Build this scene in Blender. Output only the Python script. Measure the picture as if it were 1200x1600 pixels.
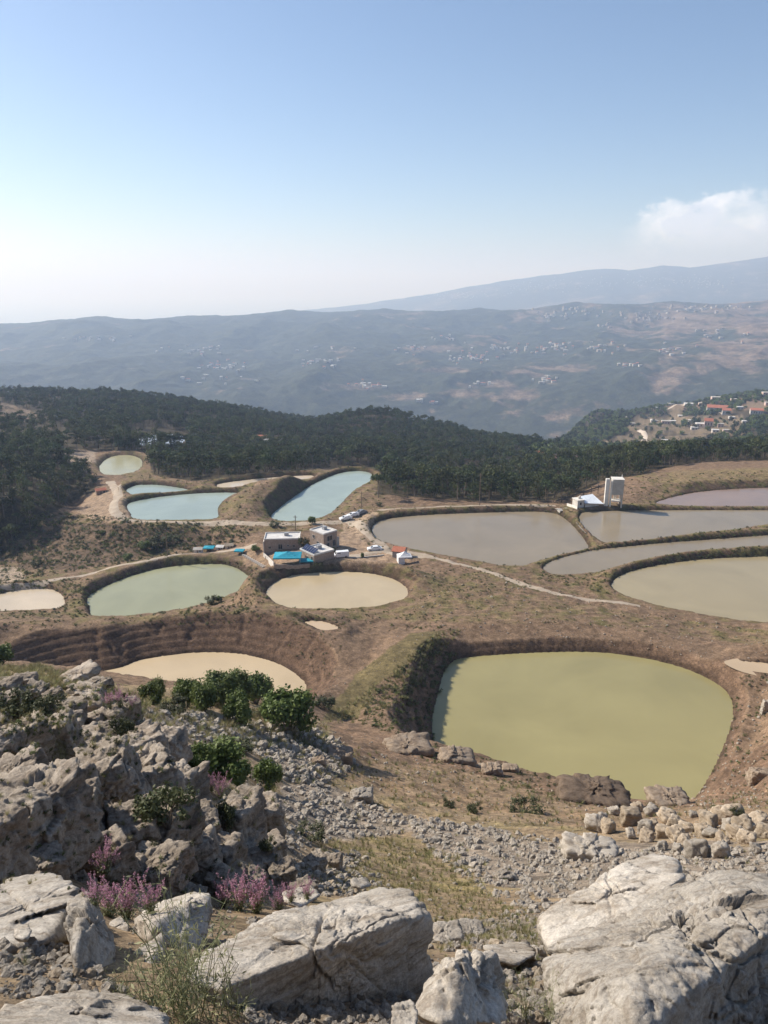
import bpy, bmesh, math, random
import numpy as np
from mathutils import Vector, Matrix
R = math.radians
random.seed(7)
rng = np.random.default_rng(7)
scene = bpy.context.scene
for o in list(bpy.data.objects): bpy.data.objects.remove(o)
C = scene.collection

# ------------------------------------------------------------------ camera
F_PX, PITCH = 1160.0, R(17.0)          # focal length of the photograph (1200x1600), tilt below the horizon
cam = bpy.data.cameras.new('camera'); cam.sensor_fit = 'VERTICAL'; cam.sensor_height = 36.0
cam.lens = 36.0 * F_PX / 1600.0; cam.clip_start = 0.1; cam.clip_end = 400000
co = bpy.data.objects.new('camera', cam); co.location = (0, 0, 0); co.rotation_euler = (R(90) - PITCH, 0, 0)
C.objects.link(co); scene.camera = co
# ------------------------------------------------------------------ sky, sun, exposure
SUN_AZ, SUN_EL = R(-64), R(35)          # left of the view and a little ahead
w = bpy.data.worlds.new('World'); scene.world = w; w.use_nodes = True
nt = w.node_tree; nt.nodes.clear()
def N(t, typ, **kw):
    n = t.nodes.new(typ)
    for k, v in kw.items(): setattr(n, k, v)
    return n
out = N(nt, 'ShaderNodeOutputWorld'); bg = N(nt, 'ShaderNodeBackground')
sky = N(nt, 'ShaderNodeTexSky', sky_type='NISHITA'); sky.sun_disc = False
sky.sun_elevation = SUN_EL; sky.sun_rotation = SUN_AZ; sky.altitude = 1400; sky.air_density = 1.0; sky.dust_density = 2.2; sky.ozone_density = 3.5
bg.inputs['Strength'].default_value = 0.096
# a low bank of cumulus beyond the mountains on the right, in the sky itself
tc = N(nt, 'ShaderNodeTexCoord'); sep = N(nt, 'ShaderNodeSeparateXYZ'); nt.links.new(tc.outputs['Generated'], sep.inputs[0])
def wm(op, a, b=None, c=None, clamp=False):
    n = N(nt, 'ShaderNodeMath', operation=op); n.use_clamp = clamp
    for i, v in enumerate((a, b, c)):
        if v is None: continue
        if isinstance(v, (int, float)): n.inputs[i].default_value = v
        else: nt.links.new(v, n.inputs[i])
    return n.outputs[0]
def wr(v, a, b, c=0.0, d=1.0):
    n = N(nt, 'ShaderNodeMapRange', interpolation_type='SMOOTHSTEP'); nt.links.new(v, n.inputs[0])
    for i, q in enumerate((a, b, c, d)): n.inputs[i + 1].default_value = q
    return n.outputs[0]
az = wm('ARCTAN2', sep.outputs['X'], sep.outputs['Y'])           # radians right of the view axis
el = wm('ARCSINE', sep.outputs['Z'])
cv = N(nt, 'ShaderNodeCombineXYZ'); nt.links.new(az, cv.inputs[0]); nt.links.new(wm('MULTIPLY', el, 1.35), cv.inputs[1])
def wn(scale, detail, rough, off=0.0):
    n = N(nt, 'ShaderNodeTexNoise'); n.inputs['Scale'].default_value = scale; n.inputs['Detail'].default_value = detail; n.inputs['Roughness'].default_value = rough
    m = N(nt, 'ShaderNodeVectorMath', operation='ADD'); nt.links.new(cv.outputs[0], m.inputs[0]); m.inputs[1].default_value = (off, off * .7, off)
    nt.links.new(m.outputs[0], n.inputs['Vector']); return n.outputs[0]
n1 = wn(11, 8, .62, 3.1); n2 = wn(46, 6, .6, 1.0); n3 = wn(15, 7, .6, 3.115)
# cloud top height varies with azimuth: starts about 19 degrees right of the axis
top = wm('ADD', wr(az, R(16.0), R(21), R(3.6), R(5.6)), wm('MULTIPLY', wm('SUBTRACT', n1, .5), .10))
top = wm('ADD', top, wm('MULTIPLY', wm('SUBTRACT', n2, .5), .03))
edge = wm('SUBTRACT', top, el)
mask = wr(edge, -0.002, 0.009)
mask = wm('MULTIPLY', mask, wr(az, R(16.4), R(19.0)))
mask = wm('MULTIPLY', wm('MULTIPLY', mask, .72), wr(el, R(1.2), R(3.6)))
mask = wm('MULTIPLY', mask, wr(n3, .32, .60, .25, .85))
lightside = wr(wm('ADD', wm('SUBTRACT', n1, n3), wm('MULTIPLY', wm('SUBTRACT', n2, .5), .25)), -.07, .07)
cl = N(nt, 'ShaderNodeMix', data_type='RGBA'); nt.links.new(lightside, cl.inputs[0])
cl.inputs['A'].default_value = (8.0, 8.3, 9.8, 1); cl.inputs['B'].default_value = (11.3, 11.2, 11.9, 1)
mx = N(nt, 'ShaderNodeMix', data_type='RGBA'); nt.links.new(mask, mx.inputs[0])
nt.links.new(sky.outputs[0], mx.inputs['A']); nt.links.new(cl.outputs['Result'], mx.inputs['B'])
nt.links.new(mx.outputs['Result'], bg.inputs['Color']); nt.links.new(bg.outputs[0], out.inputs[0])

sl = bpy.data.lights.new('sun', 'SUN'); sl.energy = 4.9; sl.angle = R(0.53); sl.color = (1.0, 0.945, 0.86)
so = bpy.data.objects.new('sun', sl); C.objects.link(so)
sd = Vector((math.sin(SUN_AZ) * math.cos(SUN_EL), math.cos(SUN_AZ) * math.cos(SUN_EL), math.sin(SUN_EL)))
so.rotation_euler = sd.to_track_quat('Z', 'Y').to_euler()
scene.view_settings.view_transform = 'Standard'; scene.view_settings.look = 'None'
scene.view_settings.gamma = 1.0; scene.view_settings.use_curve_mapping = False
scene.view_settings.exposure = 0.55
cy = scene.cycles
cy.use_denoising = True; cy.max_bounces = 6; cy.diffuse_bounces = 3; cy.glossy_bounces = 3; cy.transmission_bounces = 2
cy.volume_bounces = 1; cy.transparent_max_bounces = 8; cy.use_adaptive_sampling = True; cy.caustics_reflective = False; cy.caustics_refractive = False

# ------------------------------------------------------------------ helpers: noise, rays
_perm = np.random.default_rng(11).permutation(256); _perm = np.concatenate([_perm, _perm, _perm])
_g = np.random.default_rng(12).normal(size=(256, 3)); _g /= np.linalg.norm(_g, axis=1)[:, None]; _g = _g.astype(np.float32)
_g2 = np.random.default_rng(13).uniform(0, 6.2832, 256); _gx = np.cos(_g2).astype(np.float32); _gy = np.sin(_g2).astype(np.float32); _p32 = _perm.astype(np.int32)
def pn2(x, y, seed=0):
    x = np.asarray(x, np.float64) + seed * 17.31; y = np.asarray(y, np.float64) + seed * 9.77; fx = np.floor(x); fy = np.floor(y); xf = (x - fx).astype(np.float32); yf = (y - fy).astype(np.float32)
    xi = fx.astype(np.int32) & 255; yi = fy.astype(np.int32) & 255; u = xf * xf * xf * (xf * (xf * 6 - 15) + 10); v = yf * yf * yf * (yf * (yf * 6 - 15) + 10)
    A = _p32[xi] + yi; B = _p32[xi + 1] + yi; h0 = _p32[A]; h1 = _p32[B]; h2 = _p32[A + 1]; h3 = _p32[B + 1]
    a = _gx[h0] * xf + _gy[h0] * yf; b = _gx[h1] * (xf - 1) + _gy[h1] * yf; c = _gx[h2] * xf + _gy[h2] * (yf - 1); d = _gx[h3] * (xf - 1) + _gy[h3] * (yf - 1)
    a = a + (b - a) * u; c = c + (d - c) * u; return (a + (c - a) * v) * .9
def pn(x, y, z=0.0, seed=0):
    """gradient noise, about -0.7..0.7"""
    if isinstance(z, float) and z == 0.0: return pn2(x, y, seed)
    x = np.asarray(x, np.float64) + seed * 17.31; y = np.asarray(y, np.float64) + seed * 9.77; z = np.zeros_like(x) + z + seed * 5.13
    xi, yi, zi = np.floor(x).astype(np.int64), np.floor(y).astype(np.int64), np.floor(z).astype(np.int64)
    xf, yf, zf = (x - xi).astype(np.float32), (y - yi).astype(np.float32), (z - zi).astype(np.float32)
    u, v, t = [q * q * q * (q * (q * 6 - 15) + 10) for q in (xf, yf, zf)]
    def gr(dx, dy, dz):
        h = _perm[_perm[_perm[(xi + dx) & 255] + ((yi + dy) & 255)] + ((zi + dz) & 255)]
        g = _g[h]
        return g[..., 0] * (xf - dx) + g[..., 1] * (yf - dy) + g[..., 2] * (zf - dz)
    a = gr(0, 0, 0) * (1 - u) + gr(1, 0, 0) * u; b = gr(0, 1, 0) * (1 - u) + gr(1, 1, 0) * u
    c = gr(0, 0, 1) * (1 - u) + gr(1, 0, 1) * u; d = gr(0, 1, 1) * (1 - u) + gr(1, 1, 1) * u
    return (a * (1 - v) + b * v) * (1 - t) + (c * (1 - v) + d * v) * t
def fbm(x, y, z=0.0, o=4, seed=0, rough=.5):
    s = 0; a = 1.0; k = 1.0; tot = 0
    for i in range(o):
        s = s + a * pn(np.asarray(x) * k, np.asarray(y) * k, z * k, seed + i); tot += a; a *= rough; k *= 2.03
    return s / tot * 1.6
def ridged(x, y, z=0.0, o=4, seed=0):
    s = 0; a = 1.0; k = 1.0; tot = 0
    for i in range(o):
        s = s + a * (1 - 2.2 * np.abs(pn(np.asarray(x) * k, np.asarray(y) * k, z * k, seed + i))); tot += a; a *= .5; k *= 2.07
    return s / tot
def ss(x, a=0.0, b=1.0):
    t = np.clip((np.asarray(x, float) - a) / (b - a), 0, 1); return t * t * (3 - 2 * t)
CP, SP = math.cos(PITCH), math.sin(PITCH)
def ray(px, py):
    x = (np.asarray(px, float) - 600) / F_PX; u = (800 - np.asarray(py, float)) / F_PX
    d = np.stack([x, CP + u * SP, -SP + u * CP], -1)
    return d                              # forward depth 1
def at_z(px, py, z):                      # point of the pixel's ray at height z
    d = ray(px, py); return d * (z / d[..., 2])[..., None]
def at_h(px, py, h):                      # point of the pixel's ray at horizontal range h
    d = ray(px, py); return d * (h / np.hypot(d[..., 0], d[..., 1]))[..., None]
def at_d(px, py, dd): return ray(px, py) * dd
def proj(x, y, z):
    f = y * CP - z * SP; u = y * SP + z * CP
    return 600 + F_PX * x / f, 800 - F_PX * u / f

def in_poly(px, py, poly):
    px = np.asarray(px); py = np.asarray(py); r = np.zeros(px.shape, bool); n = len(poly)
    for i in range(n):
        x1, y1 = poly[i]; x2, y2 = poly[(i + 1) % n]
        if y1 == y2: continue
        c = ((y1 > py) != (y2 > py)) & (px < (x2 - x1) * (py - y1) / (y2 - y1) + x1); r ^= c
    return r
def smooth_poly(P, k=6, closed=True):
    P = np.asarray(P, float); n = len(P); o = []
    rngi = range(n) if closed else range(n - 1)
    for i in rngi:
        if closed: a, b, c, d = P[i - 1], P[i], P[(i + 1) % n], P[(i + 2) % n]
        else: a, b, c, d = P[max(i - 1, 0)], P[i], P[i + 1], P[min(i + 2, n - 1)]
        for t in np.arange(k) / k:
            o.append(.5 * ((2 * b) + (c - a) * t + (2 * a - 5 * b + 4 * c - d) * t * t + (3 * b - a - 3 * c + d) * t ** 3))
    if not closed: o.append(P[-1])
    return np.array(o)
def seg_dist(x, y, P, closed=True):
    """distance to a polyline, arc length at the foot"""
    best = np.full(x.shape, 1e18); arc = np.zeros(x.shape); s = 0.0; n = len(P)
    for i in range(n if closed else n - 1):
        a = P[i]; b = P[(i + 1) % n]; e = b - a; L = math.hypot(*e[:2]) + 1e-9
        t = np.clip(((x - a[0]) * e[0] + (y - a[1]) * e[1]) / L ** 2, 0, 1)
        d = (x - a[0] - t * e[0]) ** 2 + (y - a[1] - t * e[1]) ** 2
        m = d < best; best[m] = d[m]; arc[m] = s + t[m] * L; s += L
    return np.sqrt(best), arc

# ------------------------------------------------------------------ ground heights
# survey points: where a spot of ground shows in the picture and how low it lies (eye level = 0)
def cz(px, py, z): p = at_z(px, py, z); return (p[0], p[1], p[2])
def ch(px, py, h): p = at_h(px, py, h); return (p[0], p[1], p[2])
CTRL = [(0, .7, -1.65), (-1.2, .8, -1.7), (1.2, .8, -1.9), (1.2, 1.8, -3.4), (2.2, 1.8, -3.6)]
CTRL += [ch(*q) for q in [
  # near slope
  (-60, 1600, 2.5), (60, 1600, 2.5), (250, 1600, 2.6), (450, 1600, 2.9), (620, 1590, 3.1), (820, 1590, 3.3), (1000, 1600, 4.0), (1200, 1600, 4.4), (1400, 1600, 4.4),
  (60, 1520, 3.3), (200, 1500, 3.6), (460, 1560, 3.2), (700, 1530, 4.0), (760, 1490, 5.5), (950, 1500, 5.6), (1150, 1500, 6.0),
  (700, 1450, 8.5), (830, 1440, 9.5), (180, 1440, 5.6), (60, 1420, 5.0), (420, 1440, 7.0), (560, 1420, 8.5), (1000, 1430, 9), (1180, 1420, 8),
  # left outcrop ridge
  (-200, 1300, 8), (0, 1330, 8.5), (150, 1370, 8.5), (300, 1400, 9), (440, 1390, 11), (80, 1250, 10.5), (230, 1250, 13.5), (370, 1290, 14), (430, 1340, 14),
  (0, 1180, 14), (-200, 1150, 14), (130, 1180, 15.5), (240, 1170, 18), (330, 1230, 19), (0, 1070, 24), (90, 1065, 24), (-250, 1050, 24), (180, 1100, 23),
  (340, 1190, 30), (470, 1300, 25), (540, 1360, 17), (260, 1120, 40), (-100, 1045, 33), (60, 1050, 33), (170, 1075, 40),
  # scree and slope below
  (650, 1390, 16), (620, 1340, 24), (760, 1400, 16), (900, 1370, 21), (1060, 1340, 25), (1250, 1340, 25), (1500, 1380, 20),
  (560, 1290, 33), (420, 1240, 35), (480, 1200, 44), (760, 1300, 33), (900, 1310, 34), (1080, 1300, 36), (1250, 1280, 38),
  (600, 1230, 46), (740, 1250, 46), (860, 1270, 46), (1000, 1275, 48), (1180, 1255, 52), (1350, 1240, 55),
  (240, 1100, 54), (340, 1100, 57), (450, 1120, 58), (340, 1150, 44), (150, 1080, 50), (520, 1150, 66), (560, 1150, 72), (620, 1160, 70), (680, 1172, 68), (760, 1190, 67), (830, 1205, 65), (900, 1222, 63), (980, 1256, 61),
  (1040, 1240, 70), (1100, 1215, 78), (1190, 1190, 84), (1300, 1170, 90), (310, 1080, 66), (200, 1072, 66),
  # ridge left of the green pond and plain between
  (540, 1128, 97), (600, 1070, 110), (650, 1022, 124), (560, 1050, 118), (690, 1000, 134), (520, 1000, 133),
  (1180, 1130, 98), (1190, 1060, 116), (1300, 1050, 118), (1150, 1010, 133), (1350, 950, 150)]]
CTRL += [cz(*q) for q in [
  (60, 968, -64.5), (200, 968, -64.5), (350, 965, -64.5), (450, 972, -64.5), (-150, 970, -64.5), (-400, 985, -64.5),
  (700, 985, -65), (850, 985, -65.5), (1000, 1000, -65.5), (1120, 1030, -66), (530, 960, -67), (640, 950, -69), (760, 950, -69), (900, 955, -69.5), (1050, 975, -70), (1200, 1000, -69),
  (300, 962, -82.2), (200, 963, -82.2), (420, 948, -77), (100, 964, -81.8), (-100, 964, -81.8), (600, 948, -71.6),
  (680, 900, -73), (800, 915, -72.5), (920, 940, -72), (740, 880, -75), (620, 880, -75.3), (1400, 930, -72),
  (560, 872, -76), (500, 880, -76), (430, 880, -76.5), (392, 872, -79), (300, 874, -81.2), (200, 884, -81.4), (120, 912, -82), (600, 860, -76.5), (640, 862, -76.2),
  (560, 830, -78.6), (440, 850, -78), (360, 821, -79.2), (250, 821, -79.2), (185, 820, -79.6), (170, 810, -80.2), (340, 840, -81.4), (250, 840, -81.8), (170, 840, -82.4), (340, 854, -83.2), (250, 855, -84.1), (170, 858, -85), (330, 863, -83.4), (372, 863, -81.4), (250, 868, -84.6), (560, 805, -79.2), (460, 818, -79.2), (400, 850, -78.6), (150, 885, -83.6),
  (160, 780, -82.2), (190, 755, -84.5), (150, 770, -85),
  (110, 800, -92), (60, 850, -90), (0, 860, -93), (0, 895, -87), (60, 895, -85), (-200, 900, -88), (110, 862, -87), (70, 907, -82), (-100, 930, -81.8),
  (590, 800, -77.6), (700, 798, -77.2), (800, 796, -76.8), (900, 792, -76.4), (980, 790, -76.2), (1050, 795, -76), (1200, 790, -75.6), (1400, 800, -75), (930, 870, -75.5),
  (1010, 745, -76.5), (1100, 742, -75.3), (1200, 735, -74.5), (1400, 730, -74),
  (580, 735, -79.2), (480, 735, -79.6), (400, 746, -80), (300, 752, -81), (240, 700, -89.5), (150, 705, -90), (230, 720, -90), (200, 746, -86), (365, 783, -77.2), (400, 767, -74.8), (440, 752, -75.2), (420, 774, -75.2), (470, 747, -78), (385, 800, -78.2)]]
CTRL += [ch(*q) for q in [
  (0, 780, 300), (-200, 800, 300), (70, 760, 330), (0, 720, 420), (-250, 720, 430), (100, 700, 440), (0, 670, 560), (150, 672, 560), (-250, 660, 600), (0, 640, 720), (120, 632, 800), (250, 642, 760), (-250, 625, 900), (0, 622, 950), (200, 624, 950), (300, 634, 900),
  (300, 720, 440), (420, 722, 430), (250, 690, 500), (380, 690, 560), (480, 702, 560), (400, 668, 700), (480, 684, 700), (480, 668, 830), (440, 657, 900), (560, 652, 770), (620, 654, 770), (525, 668, 720),
  (600, 775, 345), (650, 768, 365), (720, 760, 380), (800, 760, 370), (860, 768, 345), (560, 716, 480), (640, 715, 500), (740, 735, 460), (880, 730, 450), (960, 730, 400), (980, 745, 340),
  (560, 672, 720), (620, 672, 740), (700, 684, 720), (780, 698, 700), (850, 712, 640), (920, 718, 600), (650, 668, 850), (800, 695, 850), (560, 664, 900),
  (1000, 722, 420), (1100, 718, 420), (1200, 722, 400), (1400, 720, 400),
  (940, 700, 1000), (1000, 702, 950), (1100, 700, 900), (1200, 695, 900), (1400, 690, 900), (880, 695, 1150),
  (900, 672, 1200), (960, 655, 1300), (1050, 665, 1200), (1150, 660, 1200), (1250, 650, 1250), (1400, 640, 1300), (1000, 640, 1500), (1100, 625, 1600), (1200, 612, 1700), (1400, 600, 1800), (930, 640, 1500)]]
# beyond the crests the hills drop into the valley
CTRL += [(x, y, z) for x, y, z in [(-900, 1400, -330), (-300, 1500, -360), (0, 1400, -370), (250, 1400, -380), (-700, 1900, -500), (0, 2000, -560), (400, 2000, -520), (700, 1900, -420), (1100, 2000, -380), (250, 1150, -250), (0, 1150, -225), (-300, 1250, -240), (420, 1300, -310)]]
def uv(x, y):
    a = np.degrees(np.arctan2(x, y)); return np.clip(a, -42, 42) / 13.0, np.log(np.hypot(x, y)) * 2.6
CA = np.array(CTRL); cu, cw = uv(CA[:, 0], CA[:, 1]); ct = -CA[:, 2] / np.hypot(CA[:, 0], CA[:, 1])
def ker(r): return r
KD = np.hypot(cu[:, None] - cu[None], cw[:, None] - cw[None])
nC = len(CA); A = np.zeros((nC + 3, nC + 3)); A[:nC, :nC] = ker(KD) - np.eye(nC) * .004
A[:nC, nC] = 1; A[:nC, nC + 1] = cu; A[:nC, nC + 2] = cw; A[nC:, :nC] = A[:nC, nC:].T
W = np.linalg.solve(A, np.concatenate([ct, [0, 0, 0]]))
def base_exact(u, v):
    s = W[nC] + W[nC + 1] * u + W[nC + 2] * v
    for i in range(nC): s = s + W[i] * np.sqrt((u - cu[i]) ** 2 + (v - cw[i]) ** 2)
    return s
_U = np.linspace(-42 / 13.0, 42 / 13.0, 420); _V = np.linspace(math.log(.45) * 2.6, math.log(2600) * 2.6, 620)
_T = base_exact(*np.meshgrid(_U, _V, indexing='xy'))
def base_z(x, y):
    u, v = uv(x, y); a = np.clip((u - _U[0]) / (_U[1] - _U[0]), 0, 418.999); b = np.clip((v - _V[0]) / (_V[1] - _V[0]), 0, 618.999)
    i = a.astype(int); j = b.astype(int); a = a - i; b = b - j
    s = (_T[j, i] * (1 - a) + _T[j, i + 1] * a) * (1 - b) + (_T[j + 1, i] * (1 - a) + _T[j + 1, i + 1] * a) * b
    return -s * np.hypot(x, y)

# ponds: outline as seen, water level, bank height far / near, bank slope, colour
PONDS = [
 dict(n='green', west=3.0, L=-70, far=2.2, near=1.8, slope=.95, bw=9, poly=[(700, 1040), (740, 1026), (900, 1018), (1000, 1027), (1080, 1048), (1135, 1080), (1145, 1120), (1125, 1180), (1095, 1235), (1045, 1292), (985, 1335), (920, 1310), (850, 1290), (740, 1240), (690, 1190), (675, 1135), (685, 1080)]),
 dict(n='tan', L=-70, far=5.4, near=3, slope=.62, bw=9, poly=[(95, 1060), (180, 1045), (225, 1030), (300, 1020), (370, 1021), (430, 1035), (468, 1058), (478, 1080), (450, 1110), (380, 1125), (250, 1125), (150, 1100), (60, 1080)]),
 dict(n='puddle', L=-66.3, far=.3, near=.3, slope=.5, bw=3.5, poly=[(476, 972), (505, 971), (528, 981), (512, 986), (494, 982)]),
 dict(n='puddle', L=-66.9, far=.6, near=.7, slope=.6, bw=5, poly=[(1146, 1036), (1180, 1034), (1215, 1040), (1215, 1052), (1170, 1047)]),
 dict(n='beige', L=-72.6, far=2.2, near=.7, slope=.7, bw=8, poly=[(418, 930), (424, 914), (455, 900), (510, 894), (570, 895), (615, 905), (637, 922), (630, 936), (590, 948), (530, 952), (450, 950)]),
 dict(n='sage', L=-83, far=2.0, near=1.0, slope=.9, bw=8, poly=[(140, 930), (190, 905), (250, 888), (310, 882), (360, 884), (392, 904), (385, 918), (340, 938), (290, 952), (220, 962), (150, 964), (140, 950)]),
 dict(n='cream', L=-83, far=1.6, near=.5, slope=.7, bw=7, poly=[(-90, 926), (-20, 930), (40, 921), (80, 921), (100, 934), (94, 950), (40, 954), (-60, 956), (-120, 945)]),
 dict(n='olive', L=-73.4, far=1.8, near=.6, slope=.9, bw=6, poly=[(958, 908), (985, 893), (1060, 878), (1150, 871), (1300, 870), (1420, 900), (1400, 960), (1280, 974), (1180, 973), (1080, 958), (1000, 940), (960, 922)]),
 dict(n='grey', L=-75.4, far=1.3, near=.5, slope=.9, bw=5, poly=[(850, 884), (875, 872), (940, 858), (1040, 848), (1120, 842), (1200, 836), (1330, 826), (1330, 838), (1200, 855), (1100, 866), (1000, 880), (930, 895), (870, 899), (852, 893)]),
 dict(n='grey', L=-77.2, far=1.3, near=.5, slope=.9, bw=5, poly=[(905, 806), (930, 799), (1060, 797), (1200, 797), (1350, 797), (1360, 806), (1200, 822), (1120, 832), (1060, 840), (980, 850), (945, 848), (915, 826)]),
 dict(n='grey', L=-78.4, far=1.8, near=.6, slope=1.0, bw=6, poly=[(582, 823), (600, 812), (660, 805), (760, 801), (850, 800), (885, 812), (918, 850), (910, 862), (850, 875), (800, 889), (760, 880), (680, 866), (600, 848), (584, 835)]),
 dict(n='rose', L=-77.4, far=2.4, near=.4, slope=.35, bw=8, poly=[(1030, 783), (1090, 769), (1200, 762), (1380, 762), (1400, 785), (1200, 791), (1080, 791), (1035, 788)]),
 dict(n='aqua', west=4.0, L=-80.8, far=1.5, near=.7, slope=.9, bw=6, poly=[(424, 808), (436, 794), (480, 762), (522, 742), (556, 736), (580, 740), (576, 754), (552, 768), (530, 790), (510, 806), (480, 814), (440, 815)]),
 dict(n='aqua', L=-80.7, far=1.8, near=.5, slope=.9, bw=6, poly=[(198, 790), (212, 783), (260, 775), (330, 770), (374, 771), (350, 782), (340, 796), (338, 810), (290, 813), (215, 812), (204, 802)]),
 dict(n='aqua', L=-81.3, far=1.6, near=.5, slope=.9, bw=4, poly=[(199, 764), (215, 758), (250, 758), (285, 763), (298, 768), (260, 772), (215, 774), (200, 770)]),
 dict(n='sand', L=-80.8, far=1.6, near=.6, slope=.7, bw=5, poly=[(340, 757), (385, 750), (440, 745), (488, 743), (480, 750), (430, 754), (390, 759), (350, 764)]),
 dict(n='pale', L=-89.5, far=1.8, near=.7, slope=.8, bw=6, poly=[(156, 728), (168, 716), (190, 711), (212, 713), (223, 722), (215, 735), (190, 743), (170, 744), (158, 738)]),
 dict(n='mirror', L=-97.5, far=1.0, near=1.0, slope=.5, bw=6, poly=[(205, 690), (240, 680), (282, 680), (286, 692), (262, 699), (220, 699)]),
]
for p in PONDS:
    P = smooth_poly(p['poly'], 5); w3 = at_z(P[:, 0], P[:, 1], p['L']); p['w'] = w3[:, :2]
    p['c'] = p['w'].mean(0); p['bb'] = (p['w'].min(0) - 34, p['w'].max(0) + 34)
def apply_ponds(x, y, z):
    """raise the berms, dig the basins; also returns wetness and bank weights for colour"""
    z = z.copy(); info = dict(bank=np.zeros(x.shape), crest=np.zeros(x.shape), inside=np.zeros(x.shape, bool), wet=np.zeros(x.shape))
    acc = np.zeros(x.shape); wsum = np.zeros(x.shape); cone = np.full(x.shape, 1e9); keep = []
    for p in PONDS:
        lo, hi = p['bb']; m = (x > lo[0]) & (x < hi[0]) & (y > lo[1]) & (y < hi[1])
        if not m.any(): continue
        xs, ys = x[m], y[m]; d, s = seg_dist(xs, ys, p['w']); ins = in_poly(xs, ys, [tuple(q) for q in p['w']])
        sm_ = p['n'] in ('tan', 'green'); d = d + (.22 if sm_ else .6) * fbm(xs * .3, ys * .3, seed=3, o=3) + (.10 if sm_ else .28) * fbm(xs * 1.2, ys * 1.2, seed=4, o=2)
        sd_ = np.where(ins, -np.abs(d), d)
        # far side banks are higher: direction from the pond centre away from the viewer
        dx, dy = xs - p['c'][0], ys - p['c'][1]; c = p['c'] / np.hypot(*p['c']); f = (dx * c[0] + dy * c[1]) / (np.hypot(dx, dy) + 1e-6)
        Hb = p['near'] + (p['far'] - p['near']) * ss(f, -.5, .35)
        Hb = Hb + p.get('west', 0) * ss(-dx / (np.hypot(dx, dy) + 1e-6), .45, .85); Hb = Hb * (1 + .25 * fbm(xs * .06, ys * .06, seed=8, o=2))
        k = 1 - ss(sd_, Hb / p['slope'] + 1.0, Hb / p['slope'] + 1.0 + p['bw'])
        if p['n'] == 'green': k = k * ss(f, -.55, -.1) 
        if p['n'] == 'tan': k = k * ss(f, -.6, -.3)
        kk = k ** 2 + 1e-9
        acc[m] += kk * (p['L'] + Hb) ; wsum[m] += kk
        info['crest'][m] = np.maximum(info['crest'][m], k * (sd_ > 0))
        sl = p['slope'] * (1 + (.05 if p['n'] == 'tan' else .12 if p['n'] == 'green' else .25) * fbm(xs * .1, ys * .1, seed=21, o=2)); sl = sl * (1 + (.22 if p['n'] == 'green' else .3 if p['n'] == 'tan' else 0) * ss(-f, .35, .8))
        if p['n'] in ('tan', 'green', 'beige', 'rose'):
            step = (.23 if p['n'] == 'tan' else .18) * np.sin(sd_ * 4.0 + 1.6 * fbm(xs * .05, ys * .05, seed=9, o=2)) * ss(sd_, .3, 1.5)
            gul = (-.55 if p['n'] == 'tan' else -.7) * ss(ridged(s * .16, sd_ * .03 + .5 * fbm(xs * .06, ys * .06, seed=5, o=2), seed=6, o=2), .72, 1.0) * ss(sd_, .6, 3)
        else:
            step = 0.0; gul = -.45 * ss(ridged(s * .3, sd_ * .08, seed=6, o=2), .6, 1) * ss(sd_, .3, 2)
        cz_ = p['L'] + np.where(sd_ > 0, sl * (sd_ + step) + gul * .6 + .12, np.maximum(sd_ * .6, -1.6) - .05 * (sd_ > -.3))
        q = cone[m]; q2 = np.minimum(q, cz_); cone[m] = q2
        info['wet'][m] = np.maximum(info['wet'][m], (1 - ss(sd_, .15, 1.1)) * (sd_ > -2)); info['inside'][m] |= ins & (sd_ < 0)
    kb = np.clip(np.sqrt(wsum), 0, 1)
    zb = np.where(wsum > 1e-8, acc / np.maximum(wsum, 1e-8), z)
    z = z * (1 - kb) + zb * kb
    bank = cone < z - .02
    info['bank'] = ss(z - cone, 0, .5); z = np.minimum(z, cone)
    return z, info
def detail(x, y, h):
    n = .16 * np.clip(h / 40, .25, 1) * fbm(x * 1.3, y * 1.3, seed=31, o=3)
    n = n + .55 * np.clip(h / 60, .08, 1) * fbm(x * .22, y * .22, seed=32, o=3)
    n = n + .6 * ss(h, 60, 300) * fbm(x * .05, y * .05, seed=33, o=3)
    n = n + 13 * ss(h, 380, 800) * fbm(x * .010, y * .010, seed=34, o=4)
    return n
def ground(x, y, full=False):
    x = np.asarray(x, float); y = np.asarray(y, float); h = np.hypot(x, y)
    z = base_z(x, y) + detail(x, y, h)
    z, info = apply_ponds(x, y, z)
    return (z, info) if full else z
def hits(px, py, h0=1.0, h1=1750, n=520, fn=None):
    """first meeting of each pixel's ray with the ground"""
    fn = fn or ground
    px = np.atleast_1d(np.asarray(px, float)); py = np.atleast_1d(np.asarray(py, float)); d = ray(px, py); d = d / np.hypot(d[:, 0], d[:, 1])[:, None]
    H = np.geomspace(h0, h1, n); X = d[:, None, 0] * H; Y = d[:, None, 1] * H; Z = d[:, None, 2] * H
    G = fn(X.ravel(), Y.ravel()).reshape(X.shape); below = Z < G
    i = np.where(below.any(1), below.argmax(1), n - 1); i = np.maximum(i, 1); r = np.arange(len(px))
    a = (Z - G)[r, i - 1]; b = (G - Z)[r, i]; t = np.clip(a / (a + b + 1e-9), 0, 1); Hh = H[i - 1] * (1 - t) + H[i] * t
    q = d * Hh[:, None]; q[:, 2] = fn(q[:, 0], q[:, 1]); return q

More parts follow.
